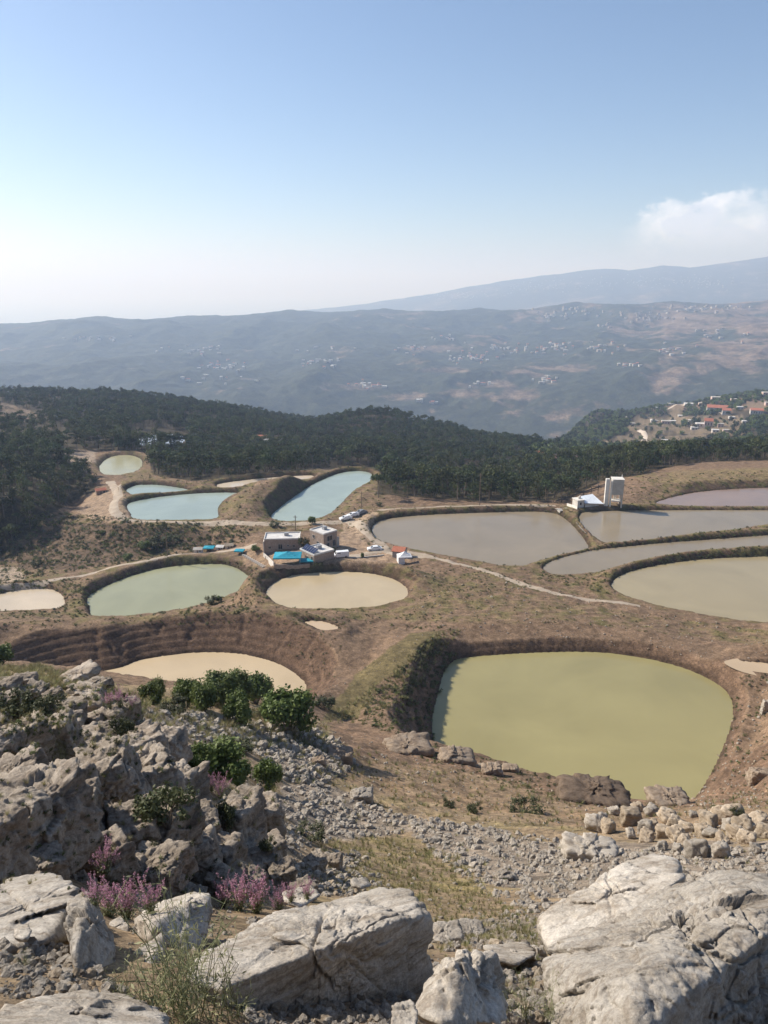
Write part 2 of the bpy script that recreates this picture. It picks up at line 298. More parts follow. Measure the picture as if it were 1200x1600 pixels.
# ------------------------------------------------------------------ helpers: materials, meshes
MATS = {}
def setin(n, **kw):
    for k, v in kw.items(): n.inputs[k.replace('_', ' ')].default_value = v
def noise_mat(name, c1, c2, scale=3.0, rough=.85, bump=.25, bscale=None, detail=5, spec=.3, metallic=0.0, trans=None, objrand=0.0, c3=None):
    """two tones mixed by noise, relief, and a small tone shift from object to object"""
    if name in MATS: return MATS[name]
    m = bpy.data.materials.new(name); m.use_nodes = True; t = m.node_tree; b = t.nodes['Principled BSDF']
    tcn = N(t, 'ShaderNodeTexCoord'); no = N(t, 'ShaderNodeTexNoise'); setin(no, Scale=scale, Detail=float(detail), Roughness=.6)
    t.links.new(tcn.outputs['Object'], no.inputs['Vector'])
    rp = N(t, 'ShaderNodeValToRGB'); e = rp.color_ramp.elements; e[0].position = .35; e[1].position = .65
    e[0].color = (*c1, 1); e[1].color = (*c2, 1)
    if c3: q = e.new(.82); q.color = (*c3, 1)
    t.links.new(no.outputs[0], rp.inputs[0]); colr = rp.outputs[0]
    if objrand:
        oi = N(t, 'ShaderNodeObjectInfo'); hs = N(t, 'ShaderNodeHueSaturation'); mr = N(t, 'ShaderNodeMapRange')
        setin(mr, To_Min=1 - objrand, To_Max=1 + objrand); t.links.new(oi.outputs['Random'], mr.inputs[0]); t.links.new(mr.outputs[0], hs.inputs['Value'])
        m2 = N(t, 'ShaderNodeMapRange'); setin(m2, To_Min=.5 - objrand * .06, To_Max=.5 + objrand * .06); t.links.new(oi.outputs['Random'], m2.inputs[0]); t.links.new(m2.outputs[0], hs.inputs['Hue'])
        t.links.new(colr, hs.inputs['Color']); colr = hs.outputs[0]
    t.links.new(colr, b.inputs['Base Color']); setin(b, Roughness=rough, Metallic=metallic); b.inputs['Specular IOR Level'].default_value = spec
    if bump:
        bn = N(t, 'ShaderNodeTexNoise'); setin(bn, Scale=bscale or scale * 3, Detail=6.0, Roughness=.65); t.links.new(tcn.outputs['Object'], bn.inputs['Vector'])
        bp = N(t, 'ShaderNodeBump'); setin(bp, Strength=bump, Distance=.5 / (bscale or scale * 3)); t.links.new(bn.outputs[0], bp.inputs['Height']); t.links.new(bp.outputs[0], b.inputs['Normal'])
    if trans:
        m.node_tree.nodes.remove(t.nodes['Material Output']); o = N(t, 'ShaderNodeOutputMaterial'); tr = N(t, 'ShaderNodeBsdfTranslucent'); ad = N(t, 'ShaderNodeMixShader'); ad.inputs[0].default_value = trans
        t.links.new(colr, tr.inputs[0]); t.links.new(b.outputs[0], ad.inputs[1]); t.links.new(tr.outputs[0], ad.inputs[2]); t.links.new(ad.outputs[0], o.inputs[0])
    MATS[name] = m; return m
def np_mesh(name, V, Fq, mat=None, smooth=False, cols=None):
    """V (n,3); Fq (m,3) or (m,4)"""
    me = bpy.data.meshes.new(name); V = np.asarray(V, np.float32); Fq = np.asarray(Fq, np.int32); k = Fq.shape[1]
    me.vertices.add(len(V)); me.vertices.foreach_set('co', V.ravel())
    me.loops.add(Fq.size); me.loops.foreach_set('vertex_index', Fq.ravel())
    me.polygons.add(len(Fq)); me.polygons.foreach_set('loop_start', np.arange(0, Fq.size, k, dtype=np.int32))
    try: me.polygons.foreach_set('loop_total', np.full(len(Fq), k, np.int32))
    except Exception: pass
    me.polygons.foreach_set('use_smooth', np.full(len(Fq), smooth, bool))
    me.update(calc_edges=True)
    if cols is not None:
        a = me.color_attributes.new('Col', 'FLOAT_COLOR', 'POINT'); c4 = np.ones((len(V), 4), np.float32); c4[:, :3] = cols; a.data.foreach_set('color', c4.ravel())
    if mat: me.materials.append(mat)
    return me
def tag(o, label=None, cat=None, group=None, kind=None):
    if label: o['label'] = label
    if cat: o['category'] = cat
    if group: o['group'] = group
    if kind: o['kind'] = kind
    return o
def link(name, me, parent=None, loc=None, rot=None, scale=None):
    o = bpy.data.objects.new(name, me); C.objects.link(o)
    if parent is not None: o.parent = parent
    if loc is not None: o.location = loc
    if rot is not None: o.rotation_euler = rot
    if scale is not None: o.scale = (scale,) * 3 if isinstance(scale, (int, float)) else scale
    return o
def empty(name, loc, rz=0.0):
    o = bpy.data.objects.new(name, None); C.objects.link(o); o.location = loc; o.rotation_euler = (0, 0, rz); o.empty_display_size = .3; return o
# ------------------------------------------------------------------ the ground sheet
azs = np.radians(np.concatenate([np.arange(-180, -37, 6.0), np.arange(-37, 37.01, .14), np.arange(43, 180, 6.0)]))
hs_ = [0.6]
while hs_[-1] < 2300:
    h = hs_[-1]; hs_.append(h * (1.012 if h < 60 else 1.0034 if h < 345 else 1.010 if h < 900 else 1.02))
hs_ = np.array(hs_); nh, na = len(hs_), len(azs)
HH, AA = np.meshgrid(hs_, azs, indexing='ij'); GX = HH * np.sin(AA); GY = HH * np.cos(AA)
back = np.abs(AA) > R(50)
gx, gy = GX.ravel(), GY.ravel(); gz, ginfo = ground(gx, gy, True)
gz = np.where(back.ravel(), np.minimum(gz, np.interp(HH.ravel(), [0, 5, 40, 300, 2300], [-1.7, -3, -10, -90, -500])) , gz)
gpx, gpy = proj(gx, gy, gz)
gh = HH.ravel()
# colour weights: what grows or lies on each spot
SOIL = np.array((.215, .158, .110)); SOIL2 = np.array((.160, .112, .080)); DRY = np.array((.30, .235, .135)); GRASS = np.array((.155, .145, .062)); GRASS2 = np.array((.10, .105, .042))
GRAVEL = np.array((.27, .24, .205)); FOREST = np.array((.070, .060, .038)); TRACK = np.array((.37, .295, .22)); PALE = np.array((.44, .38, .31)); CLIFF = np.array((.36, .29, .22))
n_a = fbm(gx * .045, gy * .045, seed=41, o=4); n_b = fbm(gx * .25, gy * .25, seed=42, o=4); n_c = fbm(gx * 1.1, gy * 1.1, seed=43, o=3)
col = np.empty((len(gx), 3)); col[:] = SOIL
def mixc(w_, c): 
    global col
    w_ = np.clip(w_, 0, 1)[:, None]; col = col * (1 - w_) + np.asarray(c) * w_
_bx = fbm(gx * .2, gy * .2, seed=51, o=3); _by = fbm(gx * .2, gy * .2, seed=52, o=3)
def blur_reg(poly, j=10.0):            # ragged edge
    k = j * np.clip(60 / gh, .25, 2.5)
    return in_poly(gpx + k * _bx * 2, gpy + k * _by, poly).astype(float)
mixc(.8 * ss(n_b, 0, .5), SOIL2); mixc(.5 * ss(n_c, .1, .5), SOIL * 1.15)
GRASSY = [[(480, 950), (640, 938), (700, 900), (760, 890), (900, 940), (1000, 960), (1200, 985), (1500, 1010), (1500, 1040), (1200, 1010), (1000, 985), (850, 965), (700, 972), (560, 968)],
          [(620, 868), (760, 890), (850, 915), (960, 945), (960, 905), (900, 895), (840, 880), (760, 870)],
          [(380, 885), (640, 890), (760, 900), (700, 930), (640, 935), (640, 905), (560, 880), (380, 895)],
          [(-400, 900), (130, 915), (130, 965), (-400, 975)], [(-400, 840), (100, 800), (330, 830), (330, 880), (60, 905), (-400, 920)],
          [(580, 790), (1500, 780), (1500, 880), (960, 905), (840, 895), (580, 850)], [(980, 740), (1500, 720), (1500, 770), (1030, 765)],
          [(190, 735), (600, 725), (600, 830), (190, 835)]]
g_ = sum(blur_reg(p, 6) for p in GRASSY); g_ = np.clip(g_, 0, 1)
mixc(g_ * ss(n_b + n_a * .6, -.25, .35) * .6, GRASS); mixc(g_ * ss(n_c + n_b, .1, .6) * .6, GRASS2)
mixc(ginfo['crest'] * (1 - ginfo['bank']) * ss(n_b, -.15, .35) * .7 * (gpy < 975), GRASS)
mixc(ginfo['bank'] * .8 * (gpy >= 905), np.array((.165, .115, .082))); mixc(ginfo['bank'] * .7 * (gpy >= 960) * (gpx < 545), np.array((.125, .086, .062))); mixc(ginfo['bank'] * .75 * (gpy < 905), SOIL2 * .55); mixc(ginfo['bank'] * ss(n_b, -.1, .3) * .7 * (gpy < 905), GRASS2)
# near slope: dry grass, gravel
near = blur_reg([(-600, 1035), (60, 1045), (200, 1070), (330, 1080), (500, 1125), (560, 1180), (700, 1200), (860, 1240), (950, 1260), (1060, 1262), (1600, 1250), (1800, 2600), (-900, 2600)], 8)
mixc(near, (.30, .24, .165)); mixc(near * ss(n_b, -.1, .35) * .5, GRASS * 1.1); mixc(blur_reg([(450, 1140), (560, 1130), (700, 1190), (980, 1250), (1250, 1215), (1250, 1290), (950, 1300), (620, 1250), (520, 1215)], 8) * ss(n_b + .5 * n_c, -.6, .3) * .7, (.235, .165, .115)); mixc(near * ss(n_c, .1, .5) * .5, DRY)
for p in [[(600, 1060), (690, 1005), (690, 985), (640, 990), (560, 1050), (520, 1100), (500, 1130), (560, 1120)]]: mixc(blur_reg(p, 6) * .7, GRASS * .9)
SCREE = [[(430, 1230), (500, 1225), (620, 1270), (800, 1300), (930, 1320), (1300, 1320), (1300, 1440), (1000, 1420), (850, 1400), (740, 1370), (640, 1300), (540, 1310), (450, 1300)],
         [(430, 1130), (520, 1150), (560, 1200), (480, 1230), (420, 1180), (250, 1130), (240, 1100)], [(690, 1440), (860, 1430), (860, 1620), (380, 1620), (500, 1560), (640, 1560)]]
sc_ = np.clip(sum(blur_reg(p, 9) for p in SCREE), 0, 1); mixc(sc_ * (gh > 6) * .85, GRAVEL); mixc(sc_ * (gh <= 6) * .6, (.33, .26, .19))
YGR = [[(500, 1320), (620, 1310), (720, 1340), (760, 1400), (700, 1430), (560, 1420), (480, 1370)]]
mixc(sum(blur_reg(p, 9) for p in YGR) * ss(n_c + n_b, -.3, .3) * .6, (.24, .205, .10))
# forest floor
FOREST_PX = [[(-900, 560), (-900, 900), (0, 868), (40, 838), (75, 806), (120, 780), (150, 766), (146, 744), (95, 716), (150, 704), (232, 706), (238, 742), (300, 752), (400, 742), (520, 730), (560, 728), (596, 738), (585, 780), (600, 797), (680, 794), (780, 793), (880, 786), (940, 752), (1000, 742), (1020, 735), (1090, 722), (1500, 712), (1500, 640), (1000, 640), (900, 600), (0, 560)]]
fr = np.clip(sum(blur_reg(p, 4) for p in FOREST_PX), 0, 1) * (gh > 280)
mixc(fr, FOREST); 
clear_px = [[(0, 628), (45, 640), (60, 650), (15, 660), (0, 655)], [(95, 705), (150, 700), (150, 722), (100, 722)], [(690, 738), (745, 735), (750, 748), (715, 752)], [(820, 713), (900, 711), (940, 716), (945, 724), (900, 728), (830, 720)],
            [(440, 652), (482, 654), (478, 660), (440, 658)], [(395, 682), (450, 692), (440, 700), (400, 694)], [(30, 650), (60, 655), (58, 662), (35, 658)]]
clr = np.clip(sum(blur_reg(p, 2) for p in clear_px), 0, 1); mixc(clr * (gh > 280) * ss(n_b + n_c, -.5, .2) * .8, (.24, .19, .145))
red = blur_reg([(828, 713), (900, 711), (930, 716), (925, 722), (880, 722), (835, 719)], 1.5); mixc(red * (gh > 350), (.13, .075, .06))
# village hill
vh = (gh > 800) & (gpx > 820)
mixc(vh * ss(n_a + .6 * fbm(gx * .006, gy * .006, seed=61), .05, .35) * .6, (.24, .19, .13))
FIELDS = [[(985, 655), (1090, 650), (1160, 648), (1172, 668), (1090, 690), (1045, 702), (1005, 708), (975, 690)], [(990, 668), (1040, 660), (1080, 665), (1085, 676), (1040, 684), (1035, 690), (1010, 706), (990, 690)], [(935, 690), (975, 680), (990, 700), (950, 702)], [(1060, 655), (1160, 650), (1165, 668), (1100, 676), (1075, 668)], [(1040, 636), (1070, 630), (1068, 650), (1045, 648)], [(1165, 628), (1200, 626), (1210, 640), (1170, 642)], [(1020, 700), (1070, 704), (1060, 722), (1020, 716)]]
fld = np.clip(sum(blur_reg(p, 2) for p in FIELDS), 0, 1) * vh; mixc(fld * .75 * ss(n_b + fbm(gx * .03, gy * .03, seed=63, o=4), -.5, .1), (.24, .20, .14))
# worn earth round the houses and along the pads; pale gravel pads
for p, c, k in [([(540, 800), (590, 800), (575, 835), (600, 862), (650, 868), (560, 880), (520, 860), (535, 830)], TRACK, .75), ([(140, 770), (190, 765), (205, 800), (240, 818), (150, 815), (120, 800)], TRACK * .95, .7),
                ([(96, 708), (150, 706), (150, 722), (110, 722)], PALE, .6), ([(-100, 888), (30, 886), (40, 905), (0, 912), (-100, 914)], PALE * .8, .8), ([(380, 850), (640, 845), (640, 880), (380, 885)], (.33, .25, .18), .6),
                ([(1050, 735), (1500, 720), (1500, 745), (1030, 755)], (.26, .21, .12), .5)]: mixc(blur_reg(p, 5) * k, c)
BROWN = [[(70, 815), (200, 820), (330, 830), (330, 850), (220, 870), (120, 890), (30, 890), (20, 860)]]
mixc(sum(blur_reg(p, 8) for p in BROWN) * ss(n_b + n_c, -.7, 0) * .94, (.105, .078, .056))
col *= (1 + .22 * n_b[:, None] + .14 * n_c[:, None])
col = col * (1 - .45 * ginfo['wet'][:, None]); col = np.clip(col * (.84, .765, .70), .01, .8)

def ground_mat(name, fine=True, bumpd=.13, s=1.0):
    m = bpy.data.materials.new(name); m.use_nodes = True; t = m.node_tree; b = t.nodes['Principled BSDF']
    at = N(t, 'ShaderNodeVertexColor'); at.layer_name = 'Col'; tcn = N(t, 'ShaderNodeTexCoord')
    fac = None
    for sc, a in ((.55 * s, .5), (2.7 * s, .5), (15 * s, .55)):
        no = N(t, 'ShaderNodeTexNoise'); setin(no, Scale=sc, Detail=6.0, Roughness=.68); t.links.new(tcn.outputs['Object'], no.inputs['Vector'])
        mr = N(t, 'ShaderNodeMapRange'); setin(mr, From_Min=.3, From_Max=.7, To_Min=1 - a, To_Max=1 + a); t.links.new(no.outputs[0], mr.inputs[0])
        if fac is None: fac = mr.outputs[0]
        else:
            mm = N(t, 'ShaderNodeMath', operation='MULTIPLY'); t.links.new(fac, mm.inputs[0]); t.links.new(mr.outputs[0], mm.inputs[1]); fac = mm.outputs[0]
    vm = N(t, 'ShaderNodeVectorMath', operation='SCALE'); t.links.new(at.outputs[0], vm.inputs[0]); t.links.new(fac, vm.inputs['Scale']); t.links.new(vm.outputs[0], b.inputs['Base Color'])
    setin(b, Roughness=.95); b.inputs['Specular IOR Level'].default_value = .15
    bn = N(t, 'ShaderNodeTexNoise'); setin(bn, Scale=1.6 * s, Detail=9.0, Roughness=.7); t.links.new(tcn.outputs['Object'], bn.inputs['Vector'])
    bp = N(t, 'ShaderNodeBump'); setin(bp, Strength=1.0, Distance=bumpd); t.links.new(bn.outputs[0], bp.inputs['Height']); t.links.new(bp.outputs[0], b.inputs['Normal'])
    return m
idx = np.arange(nh * na).reshape(nh, na)
a_, b_ = idx[:-1, :], idx[1:, :]; jn = np.roll(np.arange(na), -1)
Fq = np.stack([a_, a_[:, jn], b_[:, jn], b_], -1).reshape(-1, 4)[:, ::-1]
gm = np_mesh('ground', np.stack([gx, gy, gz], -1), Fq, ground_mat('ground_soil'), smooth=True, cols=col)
g_o = link('ground', gm); tag(g_o, 'brown earth hillside with dry grass and dirt terraces', None, None, 'structure')

# from here on heights are read from the finished sheet
_tab = {k: v.astype(float).reshape(nh, na) for k, v in (('z', gz), ('inside', ginfo['inside']), ('bank', ginfo['bank']), ('crest', ginfo['crest']))}
def ground(x, y, full=False):
    x = np.asarray(x, float); y = np.asarray(y, float); a = np.interp(np.arctan2(x, y), azs, np.arange(na)); b = np.interp(np.hypot(x, y), hs_, np.arange(nh))
    i = np.clip(a.astype(int), 0, na - 2); j = np.clip(b.astype(int), 0, nh - 2); a = a - i; b = b - j
    f = lambda T: (T[j, i] * (1 - a) + T[j, i + 1] * a) * (1 - b) + (T[j + 1, i] * (1 - a) + T[j + 1, i + 1] * a) * b
    z = f(_tab['z'])
    return (z, dict(inside=f(_tab['inside']) > .5, bank=f(_tab['bank']), crest=f(_tab['crest']))) if full else z
# ------------------------------------------------------------------ the valley and far ridges
def ctl_surface(pts, us=13.0, vs=2.6, clampa=55):
    P = np.array([ch(*q) for q in pts]); f = lambda x, y: (np.clip(np.degrees(np.arctan2(x, y)), -clampa, clampa) / us, np.log(np.hypot(x, y)) * vs)
    u, v = f(P[:, 0], P[:, 1]); t = -P[:, 2] / np.hypot(P[:, 0], P[:, 1]); n = len(P); A = np.zeros((n + 3, n + 3))
    A[:n, :n] = np.hypot(u[:, None] - u, v[:, None] - v) - np.eye(n) * .002; A[:n, n] = 1; A[:n, n + 1] = u; A[:n, n + 2] = v; A[n:, :n] = A[:n, n:].T
    Wt = np.linalg.solve(A, np.concatenate([t, [0, 0, 0]]))
    def fz(x, y):
        a, b = f(x, y); s = Wt[n] + Wt[n + 1] * a + Wt[n + 2] * b
        for i in range(n): s = s + Wt[i] * np.sqrt((a - u[i]) ** 2 + (b - v[i]) ** 2)
        return -s * np.hypot(x, y)
    return fz
def crest(px, xs, ys): return float(np.interp(px, xs, ys))
c1x = [-700, -300, 0, 70, 140, 250, 290, 390, 480, 560, 640, 700, 800, 850, 900, 960, 1050, 1130, 1200, 1400, 1900]
c1y = [515, 508, 505, 505, 495, 490, 495, 483, 484, 478, 486, 485, 477, 478, 474, 478, 470, 468, 468, 462, 455]
vpts = []
for px in range(-600, 1900, 150):
    cyy = crest(px, c1x, c1y)
    vpts += [(px, cyy + 150, 2900), (px, cyy + 80, 3900), (px, cyy + 35, 5000), (px, cyy, 6000), (px, 535, 7400)]
    vpts += [(px, 720, 2400), (px, 745, 2150)]
fz1 = ctl_surface(vpts)
def valley(x, y):
    x = np.asarray(x, float); y = np.asarray(y, float); h = np.hypot(x, y); z = fz1(x, y)
    e = ss(h, 2300, 3200) * (1 - .75 * ss(h, 5200, 6000))
    wx = x + 180 * fbm(x / 900, y / 900, seed=77, o=2)
    z = z + e * (150 * (ridged(wx / 1500, y / 2600, seed=71, o=5) - .55) + 40 * fbm(x / 300, y / 300, seed=72, o=4))
    z = z + 9 * fbm(x / 90, y / 90, seed=73, o=3) * ss(h, 2200, 2600)
    # cultivated terraces
    return z
def polar_sheet(name, fn, h0, h1, nr, az0, az1, nc, mat, colf, geo=True, smooth=True):
    hh = np.geomspace(h0, h1, nr); aa = np.radians(np.linspace(az0, az1, nc)); H, Aa = np.meshgrid(hh, aa, indexing='ij'); x = (H * np.sin(Aa)).ravel(); y = (H * np.cos(Aa)).ravel(); z = fn(x, y)
    i = np.arange(nr * nc).reshape(nr, nc); f = np.stack([i[:-1, :-1], i[:-1, 1:], i[1:, 1:], i[1:, :-1]], -1).reshape(-1, 4)[:, ::-1]
    return link(name, np_mesh(name, np.stack([x, y, z], -1), f, mat, smooth, colf(x, y, z)))
def valley_col(x, y, z):
    px, py = proj(x, y, z); n1 = fbm(x / 420, y / 420, seed=81, o=5); n2 = fbm(x / 130, y / 130, seed=82, o=4); n3 = fbm(x / 40, y / 40, seed=83, o=3)
    c = np.empty((len(x), 3)); c[:] = (.040, .046, .028)
    bare = ss(n1 + .5 * n2 + .25 * n3 + .26 * ss(px, 500, 1000) - .24 + .3 * ss(px, 950, 1200) * (py < 560), .12, .36)
    for q in [(700, 578, 60, 6), (560, 605, 60, 8), (760, 600, 70, 10), (1130, 560, 70, 14), (680, 545, 60, 7), (1060, 500, 120, 20), (880, 575, 70, 8), (640, 620, 50, 7), (740, 615, 60, 8), (800, 620, 60, 8)]:
        bare = np.maximum(bare, ss(1.1 - np.hypot((px - q[0]) / q[2], (py - q[1]) / q[3]) + .9 * n2 + .5 * n3, .2, .7) * .9)
    c = c + (np.array((.205, .15, .112)) - c) * (bare * .85)[:, None]
    tr = ss(np.sin(z / 5.5 + 3 * n2) + n3 * 2, .4, 1.2) * bare; c = c * (1 - .45 * tr[:, None])
    c = c * (1 + .35 * n3 + .25 * n2)[:, None]; return np.clip(c, .012, .6)
vmat = ground_mat('valley_cover', bumpd=7.0, s=.05)
o = polar_sheet('valley_slopes', valley, 2000, 7400, 430, -44, 44, 520, vmat, valley_col); tag(o, 'hazy wooded mountain slopes across the valley with bare fields and terraces', kind='structure')
c2x = [-700, 0, 400, 560, 600, 680, 740, 800, 880, 940, 980, 1030, 1070, 1120, 1200, 1400, 1900]
c2y = [560, 530, 492, 476, 470, 458, 446, 437, 426, 420, 424, 416, 420, 414, 404, 396, 380]
def far_ridge(x, y):
    h = np.hypot(x, y); px = 600 + F_PX * x / np.maximum(y, 1) * 1.0
    px = 600 + F_PX * x / (y * CP + 60)
    yc = np.interp(px, c2x, c2y); d = ray(np.full(x.shape, 600.0), yc); tz = d[..., 2] / np.hypot(d[..., 0], d[..., 1]); zc = tz * 12500 * 1.0
    k = 1 - np.abs(h - 12500) / 5200
    z = -900 + (zc + 900) * np.clip(k, 0, 1) ** .8
    z = z + 110 * (ridged(x / 2200, y / 2200, seed=91, o=5) - .5) * ss(12500 - h, 300, 2200) + 22 * fbm(x / 400, y / 400, seed=92, o=4)
    return z
def far_col(x, y, z):
    n1 = fbm(x / 900, y / 900, seed=93, o=5); n2 = fbm(x / 150, y / 150, seed=94, o=4); c = np.empty((len(x), 3)); c[:] = (.042, .048, .032)
    b = ss(n1 + .6 * n2, .1, .5) * .8; c = c + (np.array((.18, .145, .12)) - c) * b[:, None]; return np.clip(c * (1 + .4 * n2)[:, None], .01, .6)
o = polar_sheet('far_mountain', far_ridge, 8000, 14500, 100, -46, 46, 400, vmat, far_col); tag(o, 'pale blue mountain range fading in haze on the horizon', kind='structure')
sm = noise_mat('sea_water', (.03, .06, .09), (.035, .065, .10), scale=.0005, rough=.25, bump=0)
o = link('sea', np_mesh('sea', [(-110000, 4000, -905), (110000, 4000, -905), (110000, 118000, -905), (-110000, 118000, -905)], [(0, 1, 2, 3)], sm)); tag(o, 'flat sea lost in haze beyond the ridge', kind='structure')

# ------------------------------------------------------------------ pond water
WCOL = dict(green=(.305, .268, .125), tan=(.52, .405, .255), puddle=(.52, .39, .25), beige=(.47, .375, .235), sage=(.31, .31, .19), cream=(.55, .45, .32), olive=(.34, .28, .165), grey=(.265, .215, .145), rose=(.27, .19, .145), aqua=(.31, .365, .315), sand=(.56, .46, .34), pale=(.38, .36, .22), mirror=(.45, .5, .55))
def water_mat(n):
    m = bpy.data.materials.new('water_' + n); m.use_nodes = True; t = m.node_tree; b = t.nodes['Principled BSDF']; c = WCOL[n]
    tcn = N(t, 'ShaderNodeTexCoord'); no = N(t, 'ShaderNodeTexNoise'); setin(no, Scale=.05, Detail=5.0, Roughness=.55, Distortion=.6); t.links.new(tcn.outputs['Object'], no.inputs['Vector'])
    rp = N(t, 'ShaderNodeValToRGB'); e = rp.color_ramp.elements; e[0].position = .3; e[1].position = .72; e[0].color = (*[q * .86 for q in c], 1); e[1].color = (*[q * 1.08 for q in c], 1)
    t.links.new(no.outputs[0], rp.inputs[0]); t.links.new(rp.outputs[0], b.inputs['Base Color']); setin(b, Roughness=.09, IOR=1.33)
    n2 = N(t, 'ShaderNodeTexNoise'); mp = N(t, 'ShaderNodeMapping'); mp.inputs['Scale'].default_value = (1.0, 2.6, 1); mp.inputs['Rotation'].default_value = (0, 0, .35)
    t.links.new(tcn.outputs['Object'], mp.inputs[0]); t.links.new(mp.outputs[0], n2.inputs['Vector']); setin(n2, Scale=2.2, Detail=5.0, Roughness=.65)
    bp = N(t, 'ShaderNodeBump'); setin(bp, Strength=.45, Distance=.03); rr = N(t, 'ShaderNodeMapRange'); setin(rr, From_Min=.35, From_Max=.65, To_Min=.05, To_Max=.22); t.links.new(no.outputs[0], rr.inputs[0]); t.links.new(rr.outputs[0], b.inputs['Roughness']); t.links.new(n2.outputs[0], bp.inputs['Height']); t.links.new(bp.outputs[0], b.inputs['Normal'])
    return m
WM = {k: water_mat(k) for k in WCOL}
for p in PONDS:
    P = p['w']; c = P.mean(0); e = P - c; P2 = P + e / np.linalg.norm(e, axis=1)[:, None] * 1.6      # runs under the bank
    bm = bmesh.new(); vs = [bm.verts.new((q[0], q[1], p['L'])) for q in P2]; f = bm.faces.new(vs)
    if f.normal.z < 0 or f.calc_area() and (f.normal_update() or f.normal.z < 0): f.normal_flip()
    bmesh.ops.triangulate(bm, faces=[f]); me = bpy.data.meshes.new('pond_water'); bm.to_mesh(me); bm.free(); me.materials.append(WM[p['n']])
    o = link('pond_water', me); tag(o, kind='structure')
    p['obj'] = o

# ------------------------------------------------------------------ air
hz = bpy.data.materials.new('haze_air'); hz.use_nodes = True; t = hz.node_tree; t.nodes.clear(); oo = N(t, 'ShaderNodeOutputMaterial'); pv = N(t, 'ShaderNodeVolumePrincipled')
HAZE = 1.4e-4
setin(pv, Absorption_Color=(.86, .80, 1, 1)); setin(pv, Color=(.52, .69, 1.0, 1), Density=HAZE, Anisotropy=.2); t.links.new(pv.outputs[0], oo.inputs['Volume'])
x0, x1, y0, y1, z0, z1 = -120000, 120000, -20000, 120000, -907, 640
V = [(x, y, z) for z in (z0, z1) for y in (y0, y1) for x in (x0, x1)]
o = link('haze', np_mesh('haze', V, [(0, 2, 3, 1), (4, 5, 7, 6), (0, 1, 5, 4), (1, 3, 7, 5), (3, 2, 6, 7), (2, 0, 4, 6)], hz)); tag(o, 'thin blue haze filling the valley air', kind='stuff')
# ------------------------------------------------------------------ dirt tracks, draped on the ground
def track(name, pts, width, mat, label, lift=.07, fn=None, h1=1750, raw=None):
    P = np.array(pts, float); w3 = hits(P[:, 0], P[:, 1], 1.5, h1, fn=fn)
    S = smooth_poly(w3[:, :2], 10, closed=False); seg = np.hypot(*np.diff(S, axis=0).T); L = np.concatenate([[0], np.cumsum(seg)]); n = max(4, int(L[-1] / (.8 if h1 < 2000 else 6)))
    q = np.linspace(0, L[-1], n); x = np.interp(q, L, S[:, 0]); y = np.interp(q, L, S[:, 1]); tx = np.gradient(x); ty = np.gradient(y); m = np.hypot(tx, ty); nx, ny = -ty / m, tx / m
    wv = width * (1 + .35 * fbm(q * .12, q * 0, seed=101, o=3)); k = 7; cols = []
    V = []
    for j in range(k):
        o = (j / (k - 1) - .5) * wv * (1 + .12 * fbm(q * .5, q * 0 + j, seed=102, o=2)); xx, yy = x + nx * o, y + ny * o; zz = (fn or ground)(xx, yy) + lift * (1 if 0 < j < k - 1 else -.6); V.append(np.stack([xx, yy, zz], -1))
    V = np.stack(V, 1).reshape(-1, 3); i = np.arange(n * k).reshape(n, k); f = np.stack([i[:-1, :-1], i[:-1, 1:], i[1:, 1:], i[1:, :-1]], -1).reshape(-1, 4)
    if np.cross(V[f[0, 1]] - V[f[0, 0]], V[f[0, 3]] - V[f[0, 0]])[2] < 0: f = f[:, ::-1]
    return tag(link(name, np_mesh(name, V, f, mat, True)), label, kind='structure')
mt = noise_mat('track_dirt', (.31, .245, .18), (.41, .335, .255), scale=.35, bump=.5, bscale=2.5, c3=(.26, .20, .145))
mv = noise_mat('pale_road', (.46, .38, .30), (.56, .48, .40), scale=.1, bump=.1)
TRACKS = [([(632, 862), (668, 868), (700, 876), (745, 888), (785, 901), (815, 912), (860, 925), (925, 938), (1000, 947)], 2.6), ([(524, 872), (555, 868), (585, 862), (600, 858), (590, 846), (575, 832), (560, 818), (542, 812)], 4.5),
  ([(540, 815), (500, 817), (460, 818), (420, 819), (350, 817), (290, 817), (235, 815), (198, 812), (180, 800), (178, 786), (184, 768), (172, 752)], 4.2), ([(-60, 922), (0, 917), (80, 907), (150, 894), (230, 877), (320, 864), (360, 860), (400, 851)], 2.6),
  ([(590, 797), (650, 794), (720, 791), (800, 789), (868, 791)], 2.6), ([(600, 860), (620, 866), (650, 870), (680, 872)], 3.5)]
for pts, wd in TRACKS: track('dirt_track', pts, wd, mt, None)
for pts, wd in [([(944, 637), (952, 642), (962, 646), (978, 651)], 9), ([(998, 672), (1008, 680), (1005, 690), (998, 697), (1006, 706)], 8), ([(1042, 640), (1060, 632), (1090, 640), (1130, 646)], 6)]: track('pale_road', pts, wd, mv, None, lift=.3, h1=2200)

